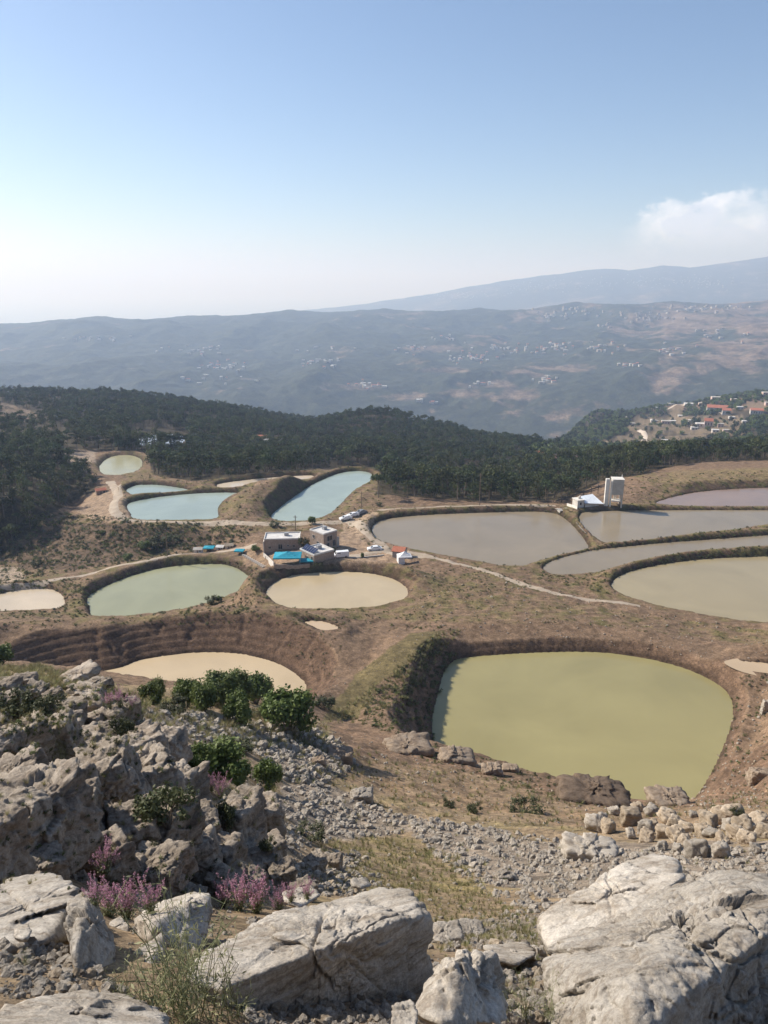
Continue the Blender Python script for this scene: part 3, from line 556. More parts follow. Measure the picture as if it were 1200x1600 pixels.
# ------------------------------------------------------------------ rocks
_ico = {}
def ico(n):
    if n not in _ico:
        bm = bmesh.new(); bmesh.ops.create_icosphere(bm, subdivisions=n, radius=1); _ico[n] = (np.array([v.co[:] for v in bm.verts]), np.array([[v.index for v in f.verts] for f in bm.faces])); bm.free()
    return _ico[n]
def hull_planes(P):
    bm = bmesh.new(); [bm.verts.new(p) for p in P]; r = bmesh.ops.convex_hull(bm, input=bm.verts[:]); bm.normal_update()
    c = P.mean(0); out = []
    for f in bm.faces:
        n = np.array(f.normal[:]); d = float(np.dot(n, np.array(f.verts[0].co[:]) - c))
        if d < 0: n, d = -n, -d
        if d > 1e-4: out.append((*n, d))
    bm.free(); return c, np.array(out)
def voro(p, seed):
    """nearest and second nearest cell distance, random vector and centre of the nearest cell"""
    ip = np.floor(p).astype(int); b1 = np.full(len(p), 9.); b2 = np.full(len(p), 9.); cen = np.zeros_like(p); rv = np.zeros_like(p)
    for dx in (-1, 0, 1):
        for dy in (-1, 0, 1):
            for dz in (-1, 0, 1):
                q = ip + (dx, dy, dz); h = _perm[_perm[_perm[(q[:, 0] + seed) & 255] + (q[:, 1] & 255)] + (q[:, 2] & 255)]
                g = q + .5 + .45 * _g[h]; d = np.linalg.norm(p - g, axis=1); m = d < b1
                b2 = np.where(m, b1, np.minimum(b2, d)); b1 = np.where(m, d, b1); cen[m] = g[m]; rv[m] = _g[(h[m] * 7 + 3) & 255]
    return b1, b2, cen, rv
def rock_verts(P, sub, seed, p=16, rough=.06, facet=.5, cracks=(), crackw=.012, pit=1.0):
    """P: hull corners (world or local). returns verts (around the corners' own place), faces"""
    P = np.asarray(P, float); c, pl = hull_planes(P); U, Fc = ico(sub); size = np.ptp(P, axis=0).mean()
    dots = np.maximum(U @ pl[:, :3].T, 0) / pl[:, 3]; r = (dots ** p).sum(1) ** (-1 / p); V = U * r[:, None]; s = seed * 3.7
    q = V / size
    b1, b2, cen, rv = voro(q * 3.1 + s, seed); f1 = ((q * 3.1 + s - cen) * rv).sum(1)
    disp = facet * .11 * f1 - .025 * facet * ss(.07 - (b2 - b1), 0, .07)
    if sub > 3:
        b1, b2, cen, rv = voro(q * 8.3 + s, seed + 5); f2 = ((q * 8.3 + s - cen) * rv).sum(1); disp = disp + facet * .055 * f2 - .012 * ss(.10 - (b2 - b1), 0, .10) * facet
    disp = disp + rough * fbm(q[:, 0] * 2.2 + s, q[:, 1] * 2.2, q[:, 2] * 2.2, o=5 if sub > 4 else 3, seed=seed % 40, rough=.55)
    if sub > 4:
        b1, b2, cen, rv = voro(q * 21.0 + s, seed + 9); f3 = ((q * 21.0 + s - cen) * rv).sum(1); disp = disp + facet * (.026 if sub > 6 else .012) * f3
        rg = ridged(q[:, 0] * 7 + s, q[:, 1] * 7, q[:, 2] * 7, o=4, seed=(seed + 3) % 40); disp = disp - .012 * ss(rg, .55, .95) * pit * (1 if sub > 6 else .4)
        disp = disp + .010 * fbm(q[:, 0] * 22 + s, q[:, 1] * 22, q[:, 2] * 22, o=4, seed=(seed + 9) % 40)
    V = V + U * (disp * size)[:, None]
    for (cp, cn, depth) in cracks:
        cn = np.array(cn, float); cn /= np.linalg.norm(cn); w_ = fbm(V[:, 0] * 2.5, V[:, 1] * 2.5, V[:, 2] * 2.5, o=4, seed=(seed + 13) % 40) * .09
        dd = (V + c - np.array(cp)) @ cn + w_; on = ss(fbm(V[:, 0] * 1.5 + 5, V[:, 1] * 1.5, V[:, 2] * 1.5, o=2, seed=2) + .25, -.1, .1)
        V = V - U * (depth * np.exp(-(dd / crackw) ** 2) * on)[:, None]
    return V + c, Fc
def rock_mat(name, c1, c2, c3, s=1.0, bump=.5, lichen=.35):
    if name in MATS: return MATS[name]
    m = bpy.data.materials.new(name); m.use_nodes = True; t = m.node_tree; b = t.nodes['Principled BSDF']; tcn = N(t, 'ShaderNodeTexCoord')
    def noi(sc, d=8.0, r=.65, dist=0.0):
        n = N(t, 'ShaderNodeTexNoise'); setin(n, Scale=sc * s, Detail=d, Roughness=r, Distortion=dist); t.links.new(tcn.outputs['Object'], n.inputs['Vector']); return n.outputs[0]
    rp = N(t, 'ShaderNodeValToRGB'); e = rp.color_ramp.elements; e[0].position = .33; e[0].color = (*c1, 1); e[1].position = .52; e[1].color = (*c2, 1); q = e.new(.75); q.color = (*c3, 1); t.links.new(noi(1.8), rp.inputs[0])
    mx = N(t, 'ShaderNodeMix', data_type='RGBA', blend_type='MULTIPLY'); l = N(t, 'ShaderNodeValToRGB'); e = l.color_ramp.elements; e[0].position = .36; e[0].color = (.42, .40, .38, 1); e[1].position = .5; e[1].color = (1, 1, 1, 1)
    t.links.new(noi(9, 9.0, .75, .4), l.inputs[0]); mx.inputs[0].default_value = lichen * 1.6 if lichen < .6 else 1.0; t.links.new(rp.outputs[0], mx.inputs['A']); t.links.new(l.outputs[0], mx.inputs['B'])
    m2 = N(t, 'ShaderNodeMix', data_type='RGBA', blend_type='MULTIPLY'); l2 = N(t, 'ShaderNodeMapRange'); setin(l2, From_Min=.3, From_Max=.7, To_Min=.68, To_Max=1.28); t.links.new(noi(45, 5.0, .8), l2.inputs[0]); m2.inputs[0].default_value = 1
    t.links.new(mx.outputs['Result'], m2.inputs['A']); t.links.new(l2.outputs[0], m2.inputs['B'])
    oi = N(t, 'ShaderNodeObjectInfo'); mr = N(t, 'ShaderNodeMapRange'); setin(mr, To_Min=.8, To_Max=1.15); t.links.new(oi.outputs['Random'], mr.inputs[0]); vs = N(t, 'ShaderNodeVectorMath', operation='SCALE'); t.links.new(m2.outputs['Result'], vs.inputs[0]); t.links.new(mr.outputs[0], vs.inputs['Scale'])
    t.links.new(vs.outputs[0], b.inputs['Base Color']); setin(b, Roughness=.92); b.inputs['Specular IOR Level'].default_value = .2
    mpz = N(t, 'ShaderNodeMapping'); mpz.inputs['Scale'].default_value = (1.2, 2.0, 9.0); mpz.inputs['Rotation'].default_value = (.5, .35, .2); t.links.new(tcn.outputs['Object'], mpz.inputs[0]); nz = N(t, 'ShaderNodeTexNoise'); setin(nz, Scale=1.6 * s, Detail=8.0, Roughness=.6, Distortion=.5); t.links.new(mpz.outputs[0], nz.inputs['Vector'])
    b0 = N(t, 'ShaderNodeBump'); setin(b0, Strength=bump, Distance=.05 / s); t.links.new(nz.outputs[0], b0.inputs['Height'])
    st = N(t, 'ShaderNodeValToRGB'); e = st.color_ramp.elements; e[0].position = .38; e[0].color = (.50, .44, .38, 1); e[1].position = .50; e[1].color = (1, 1, 1, 1); t.links.new(nz.outputs[0], st.inputs[0]); m3 = N(t, 'ShaderNodeMix', data_type='RGBA', blend_type='MULTIPLY'); m3.inputs[0].default_value = .55; t.links.new(vs.outputs[0], m3.inputs['A']); t.links.new(st.outputs[0], m3.inputs['B']); t.links.new(m3.outputs['Result'], b.inputs['Base Color'])
    b1 = N(t, 'ShaderNodeBump'); t.links.new(b0.outputs[0], b1.inputs['Normal']); setin(b1, Strength=bump, Distance=.05 / s); t.links.new(noi(6, 10.0, .72), b1.inputs['Height'])
    b2 = N(t, 'ShaderNodeBump'); setin(b2, Strength=bump, Distance=.008 / s); t.links.new(noi(38, 6.0, .7), b2.inputs['Height']); t.links.new(b1.outputs[0], b2.inputs['Normal']); t.links.new(b2.outputs[0], b.inputs['Normal'])
    MATS[name] = m; return m
LIME = rock_mat('limestone', (.36, .31, .25), (.50, .45, .385), (.62, .57, .50), 1.3, .9)
LIMEM = rock_mat('limestone_outcrop', (.23, .19, .15), (.36, .305, .245), (.48, .415, .34), .55, .7, .4)
TAN = rock_mat('tan_stone', (.30, .235, .165), (.39, .32, .24), (.46, .40, .32), .8, .6, .2)
SCR = rock_mat('rubble_stone', (.28, .245, .20), (.37, .33, .28), (.46, .42, .365), 1.0, .5, .15)
def rock_obj(name, P, sub, seed, mat, label=None, cat=None, group=None, parent=None, smooth=True, **kw):
    V, Fc = rock_verts(P, sub, seed, **kw); c = V.mean(0); me = np_mesh(name, V - c, Fc, mat, smooth); o = link(name, me, parent); 
    o.location = c if parent is None else Vector(c) - parent.location
    return tag(o, label, cat, group)
def D(px, py, d): return at_d(px, py, d)
def hullpts(L): return np.array([D(*q) for q in L])
# foreground boulders: corners as (column, row, metres ahead of the lens)
def ridge_pts(top, ridge, off): r = hullpts(ridge); return np.concatenate([hullpts(top), r, r + np.array(off)])
rock_obj('boulder', ridge_pts([(285, 1500, 4.0), (400, 1436, 4.6), (520, 1398, 5.05), (590, 1384, 5.2), (645, 1386, 5.1), (655, 1398, 4.9)], [(290, 1536, 3.75), (330, 1548, 3.65), (450, 1500, 3.95), (560, 1462, 4.2), (640, 1425, 4.5), (678, 1428, 4.6)], (.03, -.06, -.62)), 7, 3, LIME,
  'long pale limestone slab in the centre foreground, sloping down to the left', 'boulder', p=34, rough=.03, facet=.30, cracks=[(D(655, 1430, 4.4), (.9, .5, -.1), .05), (D(480, 1480, 4.0), (1, .15, .3), .05), (D(545, 1450, 4.2), (.8, -.5, .4), .03)])
rock_obj('boulder', ridge_pts([(832, 1496, 5.0), (850, 1480, 5.2), (1000, 1408, 5.9), (1086, 1362, 6.2), (1142, 1350, 6.1), (840, 1560, 4.6), (870, 1640, 4.0), (1190, 1385, 5.7), (1320, 1400, 5.6)], [(985, 1640, 3.6), (1000, 1530, 4.0), (1080, 1446, 4.6), (1150, 1425, 4.8), (1250, 1420, 4.9)], (.28, -.22, -1.5)), 8, 8, LIME,
  'huge white limestone boulder filling the lower right corner', 'boulder', p=34, rough=.03, facet=.24, cracks=[(D(1130, 1420, 4.8), (.9, .4, 0), .05), (D(1010, 1510, 4.0), (.2, .5, 1), .035), (D(1180, 1450, 4.6), (1, -.1, .2), .04), (D(930, 1500, 4.4), (.3, .3, 1), .03)])
rock_obj('boulder', hullpts([(840, 1430, 6.3), (880, 1402, 6.6), (960, 1352, 7.1), (1022, 1330, 7.4), (1062, 1342, 7.2), (1068, 1370, 6.6), (1000, 1420, 6.1), (920, 1470, 5.8), (860, 1486, 5.8), (838, 1462, 6.0), (1060, 1420, 7.2), (870, 1500, 6.9)]), 6, 12, LIME,
  'cracked limestone boulder leaning behind the huge lower right boulder', 'boulder', p=24, rough=.05, facet=.32, cracks=[(D(893, 1430, 6.2), (1, .1, .35), .07), (D(955, 1400, 6.4), (1, -.1, .4), .035), (D(975, 1395, 6.4), (1, .2, .5), .03), (D(1010, 1370, 6.6), (1, 0, -.6), .03)])
rock_obj('boulder', hullpts([(690, 1496, 3.9), (770, 1482, 4.0), (775, 1500, 3.7), (720, 1500, 3.5), (795, 1600, 3.4), (700, 1606, 3.1), (643, 1582, 3.2), (668, 1530, 3.5), (785, 1570, 3.9), (650, 1600, 3.9)]), 6, 21, LIME,
  'wedge shaped grey limestone rock just right of the central slab', 'boulder', p=20, rough=.06, facet=.5, cracks=[(D(740, 1530, 3.4), (1, .1, .5), .03), (D(700, 1540, 3.4), (1, 0, .3), .025)])
rock_obj('boulder', hullpts([(612, 1568, 3.05), (640, 1560, 3.1), (655, 1578, 3.0), (652, 1612, 2.9), (610, 1612, 2.9), (632, 1612, 3.2)]), 5, 24, LIME, 'small knobbly stone below the wedge shaped rock at the picture foot', 'boulder')
rock_obj('boulder', hullpts([(-60, 1400, 5.2), (20, 1366, 5.7), (80, 1360, 5.6), (118, 1380, 5.2), (100, 1430, 4.5), (60, 1475, 4.1), (-40, 1500, 3.9), (120, 1470, 4.4), (-90, 1480, 5.2), (110, 1490, 5.4), (-20, 1520, 4.0)]), 6, 31, LIME,
  'broad flat pale limestone slab at the left edge, split by long cracks', 'boulder', p=22, rough=.05, facet=.45, cracks=[(D(40, 1420, 4.9), (.7, .7, .1), .06), (D(75, 1400, 5.0), (1, -.2, .2), .04)])
rock_obj('boulder', hullpts([(102, 1402, 4.6), (125, 1388, 4.8), (140, 1398, 4.6), (160, 1425, 4.5), (190, 1500, 4.2), (180, 1545, 4.0), (120, 1548, 3.6), (112, 1490, 3.8), (125, 1440, 4.0), (160, 1540, 4.8)]), 6, 37, LIME,
  'upright limestone block with a shaded right face', 'boulder', p=20, rough=.06, facet=.5, cracks=[(D(130, 1450, 4.0), (1, 0, .3), .025)])
rock_obj('boulder', hullpts([(208, 1432, 5.4), (230, 1415, 5.8), (300, 1392, 6.1), (328, 1396, 5.8), (330, 1420, 5.6), (322, 1470, 5.3), (290, 1490, 5.0), (235, 1440, 5.0), (228, 1490, 5.0), (212, 1460, 5.2), (320, 1480, 6.0)]), 6, 41, LIME,
  'squared limestone block with bright top among the pink flowers', 'boulder', p=22, rough=.05, facet=.4)
rock_obj('boulder', hullpts([(-40, 1600, 2.55), (40, 1556, 3.0), (120, 1538, 3.2), (200, 1545, 3.2), (245, 1565, 3.05), (275, 1610, 2.7), (150, 1640, 2.4), (0, 1660, 2.3), (240, 1640, 3.2), (-60, 1640, 3.2)]), 6, 44, LIME,
  'rounded pitted limestone rock in the bottom left corner', 'boulder', p=14, rough=.07, facet=.55)
rock_obj('boulder', hullpts([(10, 1545, 3.5), (90, 1500, 3.9), (122, 1512, 3.7), (110, 1545, 3.35), (40, 1570, 3.2), (100, 1560, 3.8), (-20, 1570, 3.5)]), 5, 47, LIME, 'thin tilted limestone flake between bottom left rock and split slab', 'boulder', p=22, rough=.05)
rock_obj('boulder', hullpts([(168, 1440, 5.5), (190, 1430, 5.7), (202, 1446, 5.4), (196, 1478, 5.2), (170, 1470, 5.2), (185, 1480, 5.7)]), 5, 49, LIME, 'small dark sided stone left of the squared block', 'boulder')
rock_obj('boulder', hullpts([(195, 1500, 4.4), (255, 1452, 4.9), (262, 1480, 4.7), (240, 1560, 4.0), (195, 1570, 3.9), (230, 1520, 4.1), (250, 1540, 5.0)]), 5, 53, LIME, 'shaded grey rock in the gap left of the central slab', 'boulder')
rock_obj('boulder', hullpts([(20, 1450, 4.15), (45, 1442, 4.2), (52, 1452, 4.1), (45, 1470, 3.95), (22, 1466, 4.0), (36, 1470, 4.2)]), 4, 55, LIME, 'fist sized white stone resting on the split slab', 'boulder')
rock_obj('boulder', hullpts([(755, 1478, 6.2), (830, 1468, 6.6), (842, 1490, 6.0), (800, 1515, 5.6), (765, 1500, 5.7), (800, 1510, 6.4)]), 5, 58, LIME, 'low grey rock between the wedge rock and the huge boulder', 'boulder')
rock_obj('boulder', hullpts([(440, 1392, 8.6), (490, 1380, 9.2), (500, 1400, 8.6), (470, 1420, 8.2), (440, 1410, 8.3), (470, 1415, 9)]), 5, 61, LIME, 'pale flat stone behind pink flowers above the central slab', 'boulder')
rock_obj('boulder', hullpts([(548, 1372, 13), (576, 1368, 13.4), (580, 1384, 13), (565, 1390, 12.6), (548, 1386, 12.7), (565, 1388, 13.6)]), 4, 63, LIME, 'bright stone block at the foot of the grass, above the central slab', 'boulder')

# the outcrop on the left: one mass of bedrock, its blocks are parts
def block_pts(c, wx, dy, hz_, yaw, tilt, seed, irr=.28):
    r = np.random.default_rng(seed); P = []
    for sx in (-1, 1):
        for sy in (-1, 1):
            for sz in (-1, 1):
                k = 1 - irr * r.random(3); P.append((sx * wx * .5 * k[0], sy * dy * .5 * k[1], sz * hz_ * .5 * k[2]))
    for _ in range(4):
        v = r.normal(size=3); v /= np.linalg.norm(v); P.append(v * (wx * .5, dy * .5, hz_ * .5) * 1.12)
    M = Matrix.Rotation(yaw, 3, 'Z') @ Matrix.Rotation(tilt, 3, 'Y') @ Matrix.Rotation(tilt * .5, 3, 'X')
    return np.array(P) @ np.array(M).T + c
OUT1 = empty('rock_outcrop', ground(np.array([-9.0]), np.array([13.0]))[0] * 0 + Vector((-7.0, 12.0, -11.0))); tag(OUT1, 'craggy grey limestone outcrop on the left with deep shaded clefts', 'rock outcrop')
OUT2 = empty('rock_outcrop', Vector((-12.0, 22.0, -13.5))); tag(OUT2, 'broken limestone ledges above the outcrop, below the tan pond', 'rock outcrop')
BL = [(45, 1300, 150, 150, 1), (20, 1225, 90, 60, 1), (95, 1240, 75, 70, 1), (120, 1275, 60, 90, 1), (36, 1165, 58, 80, 1), (90, 1165, 62, 92, 1), (-4, 1190, 50, 90, 1), (165, 1230, 95, 110, 1), (150, 1175, 60, 60, 1),
      (215, 1178, 80, 60, 1), (262, 1172, 50, 60, 1), (225, 1240, 100, 110, 1), (272, 1250, 80, 90, 1), (200, 1310, 80, 100, 1), (255, 1320, 90, 110, 1), (308, 1312, 70, 90, 1), (340, 1350, 70, 70, 1), (310, 1345, 60, 80, 1),
      (380, 1275, 56, 66, 1), (412, 1290, 50, 80, 1), (370, 1300, 60, 80, 1), (425, 1330, 36, 50, 1), (372, 1328, 44, 26, 1), (405, 1352, 48, 34, 1), (240, 1370, 90, 60, 1), (170, 1350, 60, 70, 1), (385, 1385, 60, 40, 1), (440, 1370, 40, 36, 1), (350, 1385, 50, 40, 1), (470, 1398, 44, 26, 1), (520, 1350, 30, 22, 1), (490, 1352, 34, 24, 1), (130, 1340, 60, 60, 1), (60, 1360, 70, 40, 1), (-30, 1330, 90, 120, 1),
      (36, 1068, 34, 24, 2), (52, 1082, 36, 22, 2), (82, 1092, 30, 28, 2), (130, 1086, 52, 20, 2), (128, 1108, 58, 24, 2), (147, 1128, 46, 26, 2), (166, 1148, 30, 34, 2), (100, 1116, 50, 34, 2), (104, 1136, 44, 30, 2), (182, 1130, 36, 50, 2), (195, 1110, 40, 34, 2), (186, 1160, 40, 30, 2), (10, 1100, 40, 30, 2), (60, 1118, 40, 30, 2), (118, 1060, 60, 14, 2), (150, 1072, 44, 16, 2), (205, 1150, 40, 26, 2), (10, 1075, 36, 24, 2), (130, 1160, 40, 40, 2)]
bx = np.array([b[0] for b in BL], float); by = np.array([b[1] + b[3] * .38 for b in BL]); bh = hits(bx, by, 4, 80)
for i, (b, hp) in enumerate(zip(BL, bh)):
    dep = hp[1] * CP - hp[2] * SP; w_ = b[2] * dep / F_PX * 1.12; h_ = b[3] * dep / F_PX * 1.12; dy = (w_ * .8 + h_ * .5) * .75
    c = np.array(hp) + np.array([0, dy * .25, h_ * .24])
    rock_obj('rock_block', block_pts(c, w_, dy, h_, random.uniform(-.25, .25) + (.5 if i % 2 else -.3), random.uniform(-.28, .12), 100 + i), 6 if max(b[2:4]) > 85 else 5, 200 + i, LIMEM, parent=OUT1 if b[4] == 1 else OUT2, p=26, rough=.045, facet=.85)
# smaller blocks filling the clefts
reg1 = [(-40, 1190), (140, 1180), (270, 1180), (330, 1270), (430, 1290), (450, 1380), (380, 1420), (200, 1400), (-40, 1390)]; reg2 = [(-20, 1060), (90, 1060), (180, 1090), (230, 1160), (200, 1190), (-20, 1180)]
def pick(poly, n, r_, h0=3, h1=300):
    xs = [q[0] for q in poly]; ys = [q[1] for q in poly]; out = []
    while len(out) < n:
        a = r_.uniform(min(xs), max(xs), n * 2); b = r_.uniform(min(ys), max(ys), n * 2); m = in_poly(a, b, poly); out += list(zip(a[m], b[m]))
    out = np.array(out[:n]); return hits(out[:, 0], out[:, 1], h0, h1), out
r_ = np.random.default_rng(5)
for par, rg, n, s0 in ((OUT1, reg1, 120, 15), (OUT2, reg2, 60, 12)):
    H_, pxy = pick(rg, n, r_, 4, 80)
    for i, hp in enumerate(H_):
        dep = hp[1] * CP - hp[2] * SP; s = s0 * dep / F_PX * r_.uniform(.7, 2.2)
        rock_obj('rock_block', block_pts(hp + np.array([0, 0, s * .2]), s * r_.uniform(.8, 1.4), s, s * r_.uniform(.6, 1.1), r_.uniform(0, 3), r_.uniform(-.4, .4), 300 + i), 4, 400 + i, LIMEM, parent=par, p=20, rough=.08, facet=1.0)

# loose boulders further down the slope
BO = [(931, 1294, 27, 20, 0, 'white squared boulder at the left end of the tan boulder heap'), (952, 1295, 22, 19, 1, None), (988, 1284, 28, 22, 1, None), (1020, 1271, 19, 14, 0, 'white boulder at the water edge above the tan boulder heap'), (1045, 1281, 32, 13, 1, None), (1055, 1292, 24, 19, 1, None), (1042, 1305, 22, 17, 1, None), (1062, 1312, 26, 17, 1, None), (1100, 1303, 20, 17, 1, None),
      (1110, 1290, 24, 21, 1, None), (1140, 1279, 34, 21, 1, 'largest tan block on top of the boulder heap'), (1142, 1294, 21, 15, 0, 'white stone under the largest tan block'), (1150, 1306, 19, 19, 1, None), (1165, 1298, 27, 15, 1, None), (1182, 1293, 26, 15, 1, None), (1196, 1305, 24, 16, 1, None), (1092, 1333, 28, 24, 0, 'grey angular boulder in the rubble behind the huge right boulder'), (1109, 1333, 13, 17, 0, None), (1127, 1335, 21, 21, 0, 'upright grey boulder right of the angular grey one'),
      (1115, 1306, 19, 11, 0, None), (1010, 1297, 19, 15, 0, None), (1012, 1311, 20, 13, 1, None), (987, 1307, 15, 12, 0, None), (960, 1270, 13, 10, 0, None), (997, 1265, 15, 11, 1, None), (940, 1282, 15, 12, 0, None), (1075, 1298, 26, 10, 1, None), (1170, 1315, 22, 14, 1, None), (1130, 1315, 16, 12, 1, None), (1085, 1275, 12, 9, 0, None), (1060, 1330, 14, 12, 0, None), (1180, 1330, 18, 13, 0, None), (1035, 1325, 15, 12, 0, None),
      (1070, 1320, 18, 12, 1, None), (1190, 1280, 18, 10, 1, None), (1100, 1276, 14, 10, 1, None), (1022, 1290, 14, 9, 1, None)]
hb = hits([b[0] for b in BO], [b[1] + b[3] * .3 for b in BO], 10, 150)
for i, (b, hp) in enumerate(zip(BO, hb)):
    dep = hp[1] * CP - hp[2] * SP; w_ = b[2] * dep / F_PX * 1.5; h_ = b[3] * dep / F_PX * 1.55
    third = 'left' if b[0] < 1035 else 'middle' if b[0] < 1115 else 'right'; row = 'back' if b[1] < 1288 else 'front' if b[1] > 1308 else 'centre'
    lab = b[5] or ('%s %s boulder, %s row and %s part of the boulder heap' % ('large' if b[2] > 23 else 'small' if b[2] < 17 else 'mid sized', 'tan' if b[4] else 'pale grey', row, third)) or ('tan angular boulder in the heap of boulders above the rubble' if b[4] else 'pale grey boulder among the tan boulders above the rubble')
    rock_obj('boulder', block_pts(hp + np.array([0, w_ * .2, h_ * .25]), w_, w_ * .8, h_, random.uniform(-1.5, 1.5), random.uniform(-.45, .45), 500 + i, .6), 4, 600 + i, TAN if b[4] else SCR, lab, 'boulder', 'boulders heaped above the rubble slope', p=18, rough=.06, facet=.8)
TAND = rock_mat('rim_rock', (.22, .165, .12), (.30, .235, .175), (.37, .305, .24), .8, .6, .3); SOILM = rock_mat('bare_earth', (.13, .095, .07), (.17, .125, .09), (.21, .155, .115), .8, .8, .3)
BO2 = [(930, 1250, 120, 20, 3, 'dark brown earth mound on the near rim of the green pond'), (640, 1172, 84, 16, 2, 'broad tan rock shelf on the rim left of the green pond'), (716, 1187, 58, 16, 2, 'grey hummocked rock on the near rim of the green pond'), (770, 1206, 34, 20, 1, 'tan rock with a dark hollow on the green pond rim'), (797, 1203, 28, 10, 2, 'small grey rock on the pond rim beside the hollow one'), (830, 1202, 26, 9, 0, 'thin dark stone on the near rim of the green pond'),
       (530, 1183, 44, 22, 1, 'orange tan boulder at the left rubble edge'), (498, 1192, 22, 16, 1, 'small orange boulder left of the larger orange one'), (566, 1246, 38, 20, 0, 'grey boulder in the grass above the central rubble'), (925, 1336, 84, 26, 0, 'long dark grey boulder in the rubble slope'), (788, 1372, 26, 12, 0, 'flat stone in the rubble left of the leaning boulder'), (1050, 1254, 70, 16, 2, 'tan rock ledge at the near right corner of the green pond'),
       (1188, 1213, 34, 26, 1, 'rounded tan boulder on the bank right of the green pond'), (1196, 1105, 12, 30, 0, 'dark upright rock on the bank at the right edge'), (700, 1465, 60, 18, 0, 'flat grey stone in the dry grass behind the central slab'), (735, 1455, 46, 14, 0, 'half buried grey stone in the dry grass below the rubble')]
hb = hits([b[0] for b in BO2], [b[1] + b[3] * .3 for b in BO2], 5, 150)
for i, (b, hp) in enumerate(zip(BO2, hb)):
    dep = hp[1] * CP - hp[2] * SP; w_ = b[2] * dep / F_PX * 1.05; h_ = b[3] * dep / F_PX * 1.2
    rock_obj('boulder', block_pts(hp + np.array([0, w_ * .15, h_ * .15]), w_, w_ * .7, h_, random.uniform(-.2, .2), random.uniform(-.1, .1), 700 + i), 5, 800 + i, {0: SCR, 1: TAND, 2: TAND, 3: SOILM}[b[4]], b[5], 'boulder', p=14, rough=.09, facet=.8)

# the rubble: 300 stones as objects, the rest as stuff
def stone_mesh(i, sub, mat, nm='rubble_stone'):
    P = block_pts(np.zeros(3), 1, random.uniform(.7, 1), random.uniform(.55, .85), random.uniform(0, 3), .2, 900 + i); V, Fc = rock_verts(P, sub, 950 + i, p=14, rough=.06, facet=1.1)
    return np_mesh(nm, V, Fc, mat, False)
STONE = [stone_mesh(i, 3, SCR) for i in range(10)]; STONE_S = [stone_mesh(20 + i, 2, SCR) for i in range(8)]; STONE_T = [stone_mesh(40 + i, 2, TAN, 'tan_stone') for i in range(4)]
S1 = [(430, 1235), (500, 1225), (620, 1272), (800, 1300), (930, 1322), (1040, 1330), (1300, 1320), (1300, 1440), (1150, 1400), (1000, 1430), (850, 1440), (745, 1392), (640, 1302), (540, 1312), (450, 1330)]
S2 = [(240, 1100), (330, 1120), (430, 1130), (520, 1150), (560, 1200), (490, 1230), (430, 1215), (400, 1180), (290, 1150)]
S3 = [(440, 1360), (560, 1330), (620, 1400), (700, 1440), (850, 1420), (850, 1500), (700, 1490), (560, 1400), (470, 1410)]
def edge_bias(n, poly, r_): return pick(poly, n, r_, 6, 120)
rs = np.random.default_rng(21); allp = []
for poly, n, smin, smax in ((S1, 5600, 3.0, 10), (S2, 1700, 3, 10), (S3, 1100, 2.5, 9)):
    H_, pxy = pick(poly, n, rs, 5, 120); dep = H_[:, 1] * CP - H_[:, 2] * SP; s = (smin * .7 + (smax * 1.25 - smin * .7) * rs.random(n) ** 4.0) * dep / F_PX * 1.15
    k = fbm(pxy[:, 0] / 40, pxy[:, 1] / 16, seed=111, o=3) > -.32; allp.append(np.concatenate([H_, s[:, None], (s / dep)[:, None]], 1)[k])
allp = np.concatenate(allp); allp = allp[np.argsort(-allp[:, 4])]
for i, q in enumerate(allp[:300]):
    o = link('rubble_stone', STONE[i % 10], loc=(q[0], q[1], q[2] + q[3] * .18), rot=(rs.uniform(-.5, .5), rs.uniform(-.5, .5), rs.uniform(0, 6.3)), scale=float(q[3])); 
    qx, qy = proj(q[0], q[1], q[2]); wh = 'below the shrub thicket' if qy < 1215 else 'at the left foot of the outcrop' if qx < 560 else 'behind the huge right boulder' if qx > 980 else 'in the middle of the rubble slope' if qx < 800 else 'left of the leaning boulder'
    tag(o, '%s grey limestone stone in the rubble %s' % ('large' if i < 60 else 'mid sized', wh), 'stone', 'larger stones of the rubble slope')

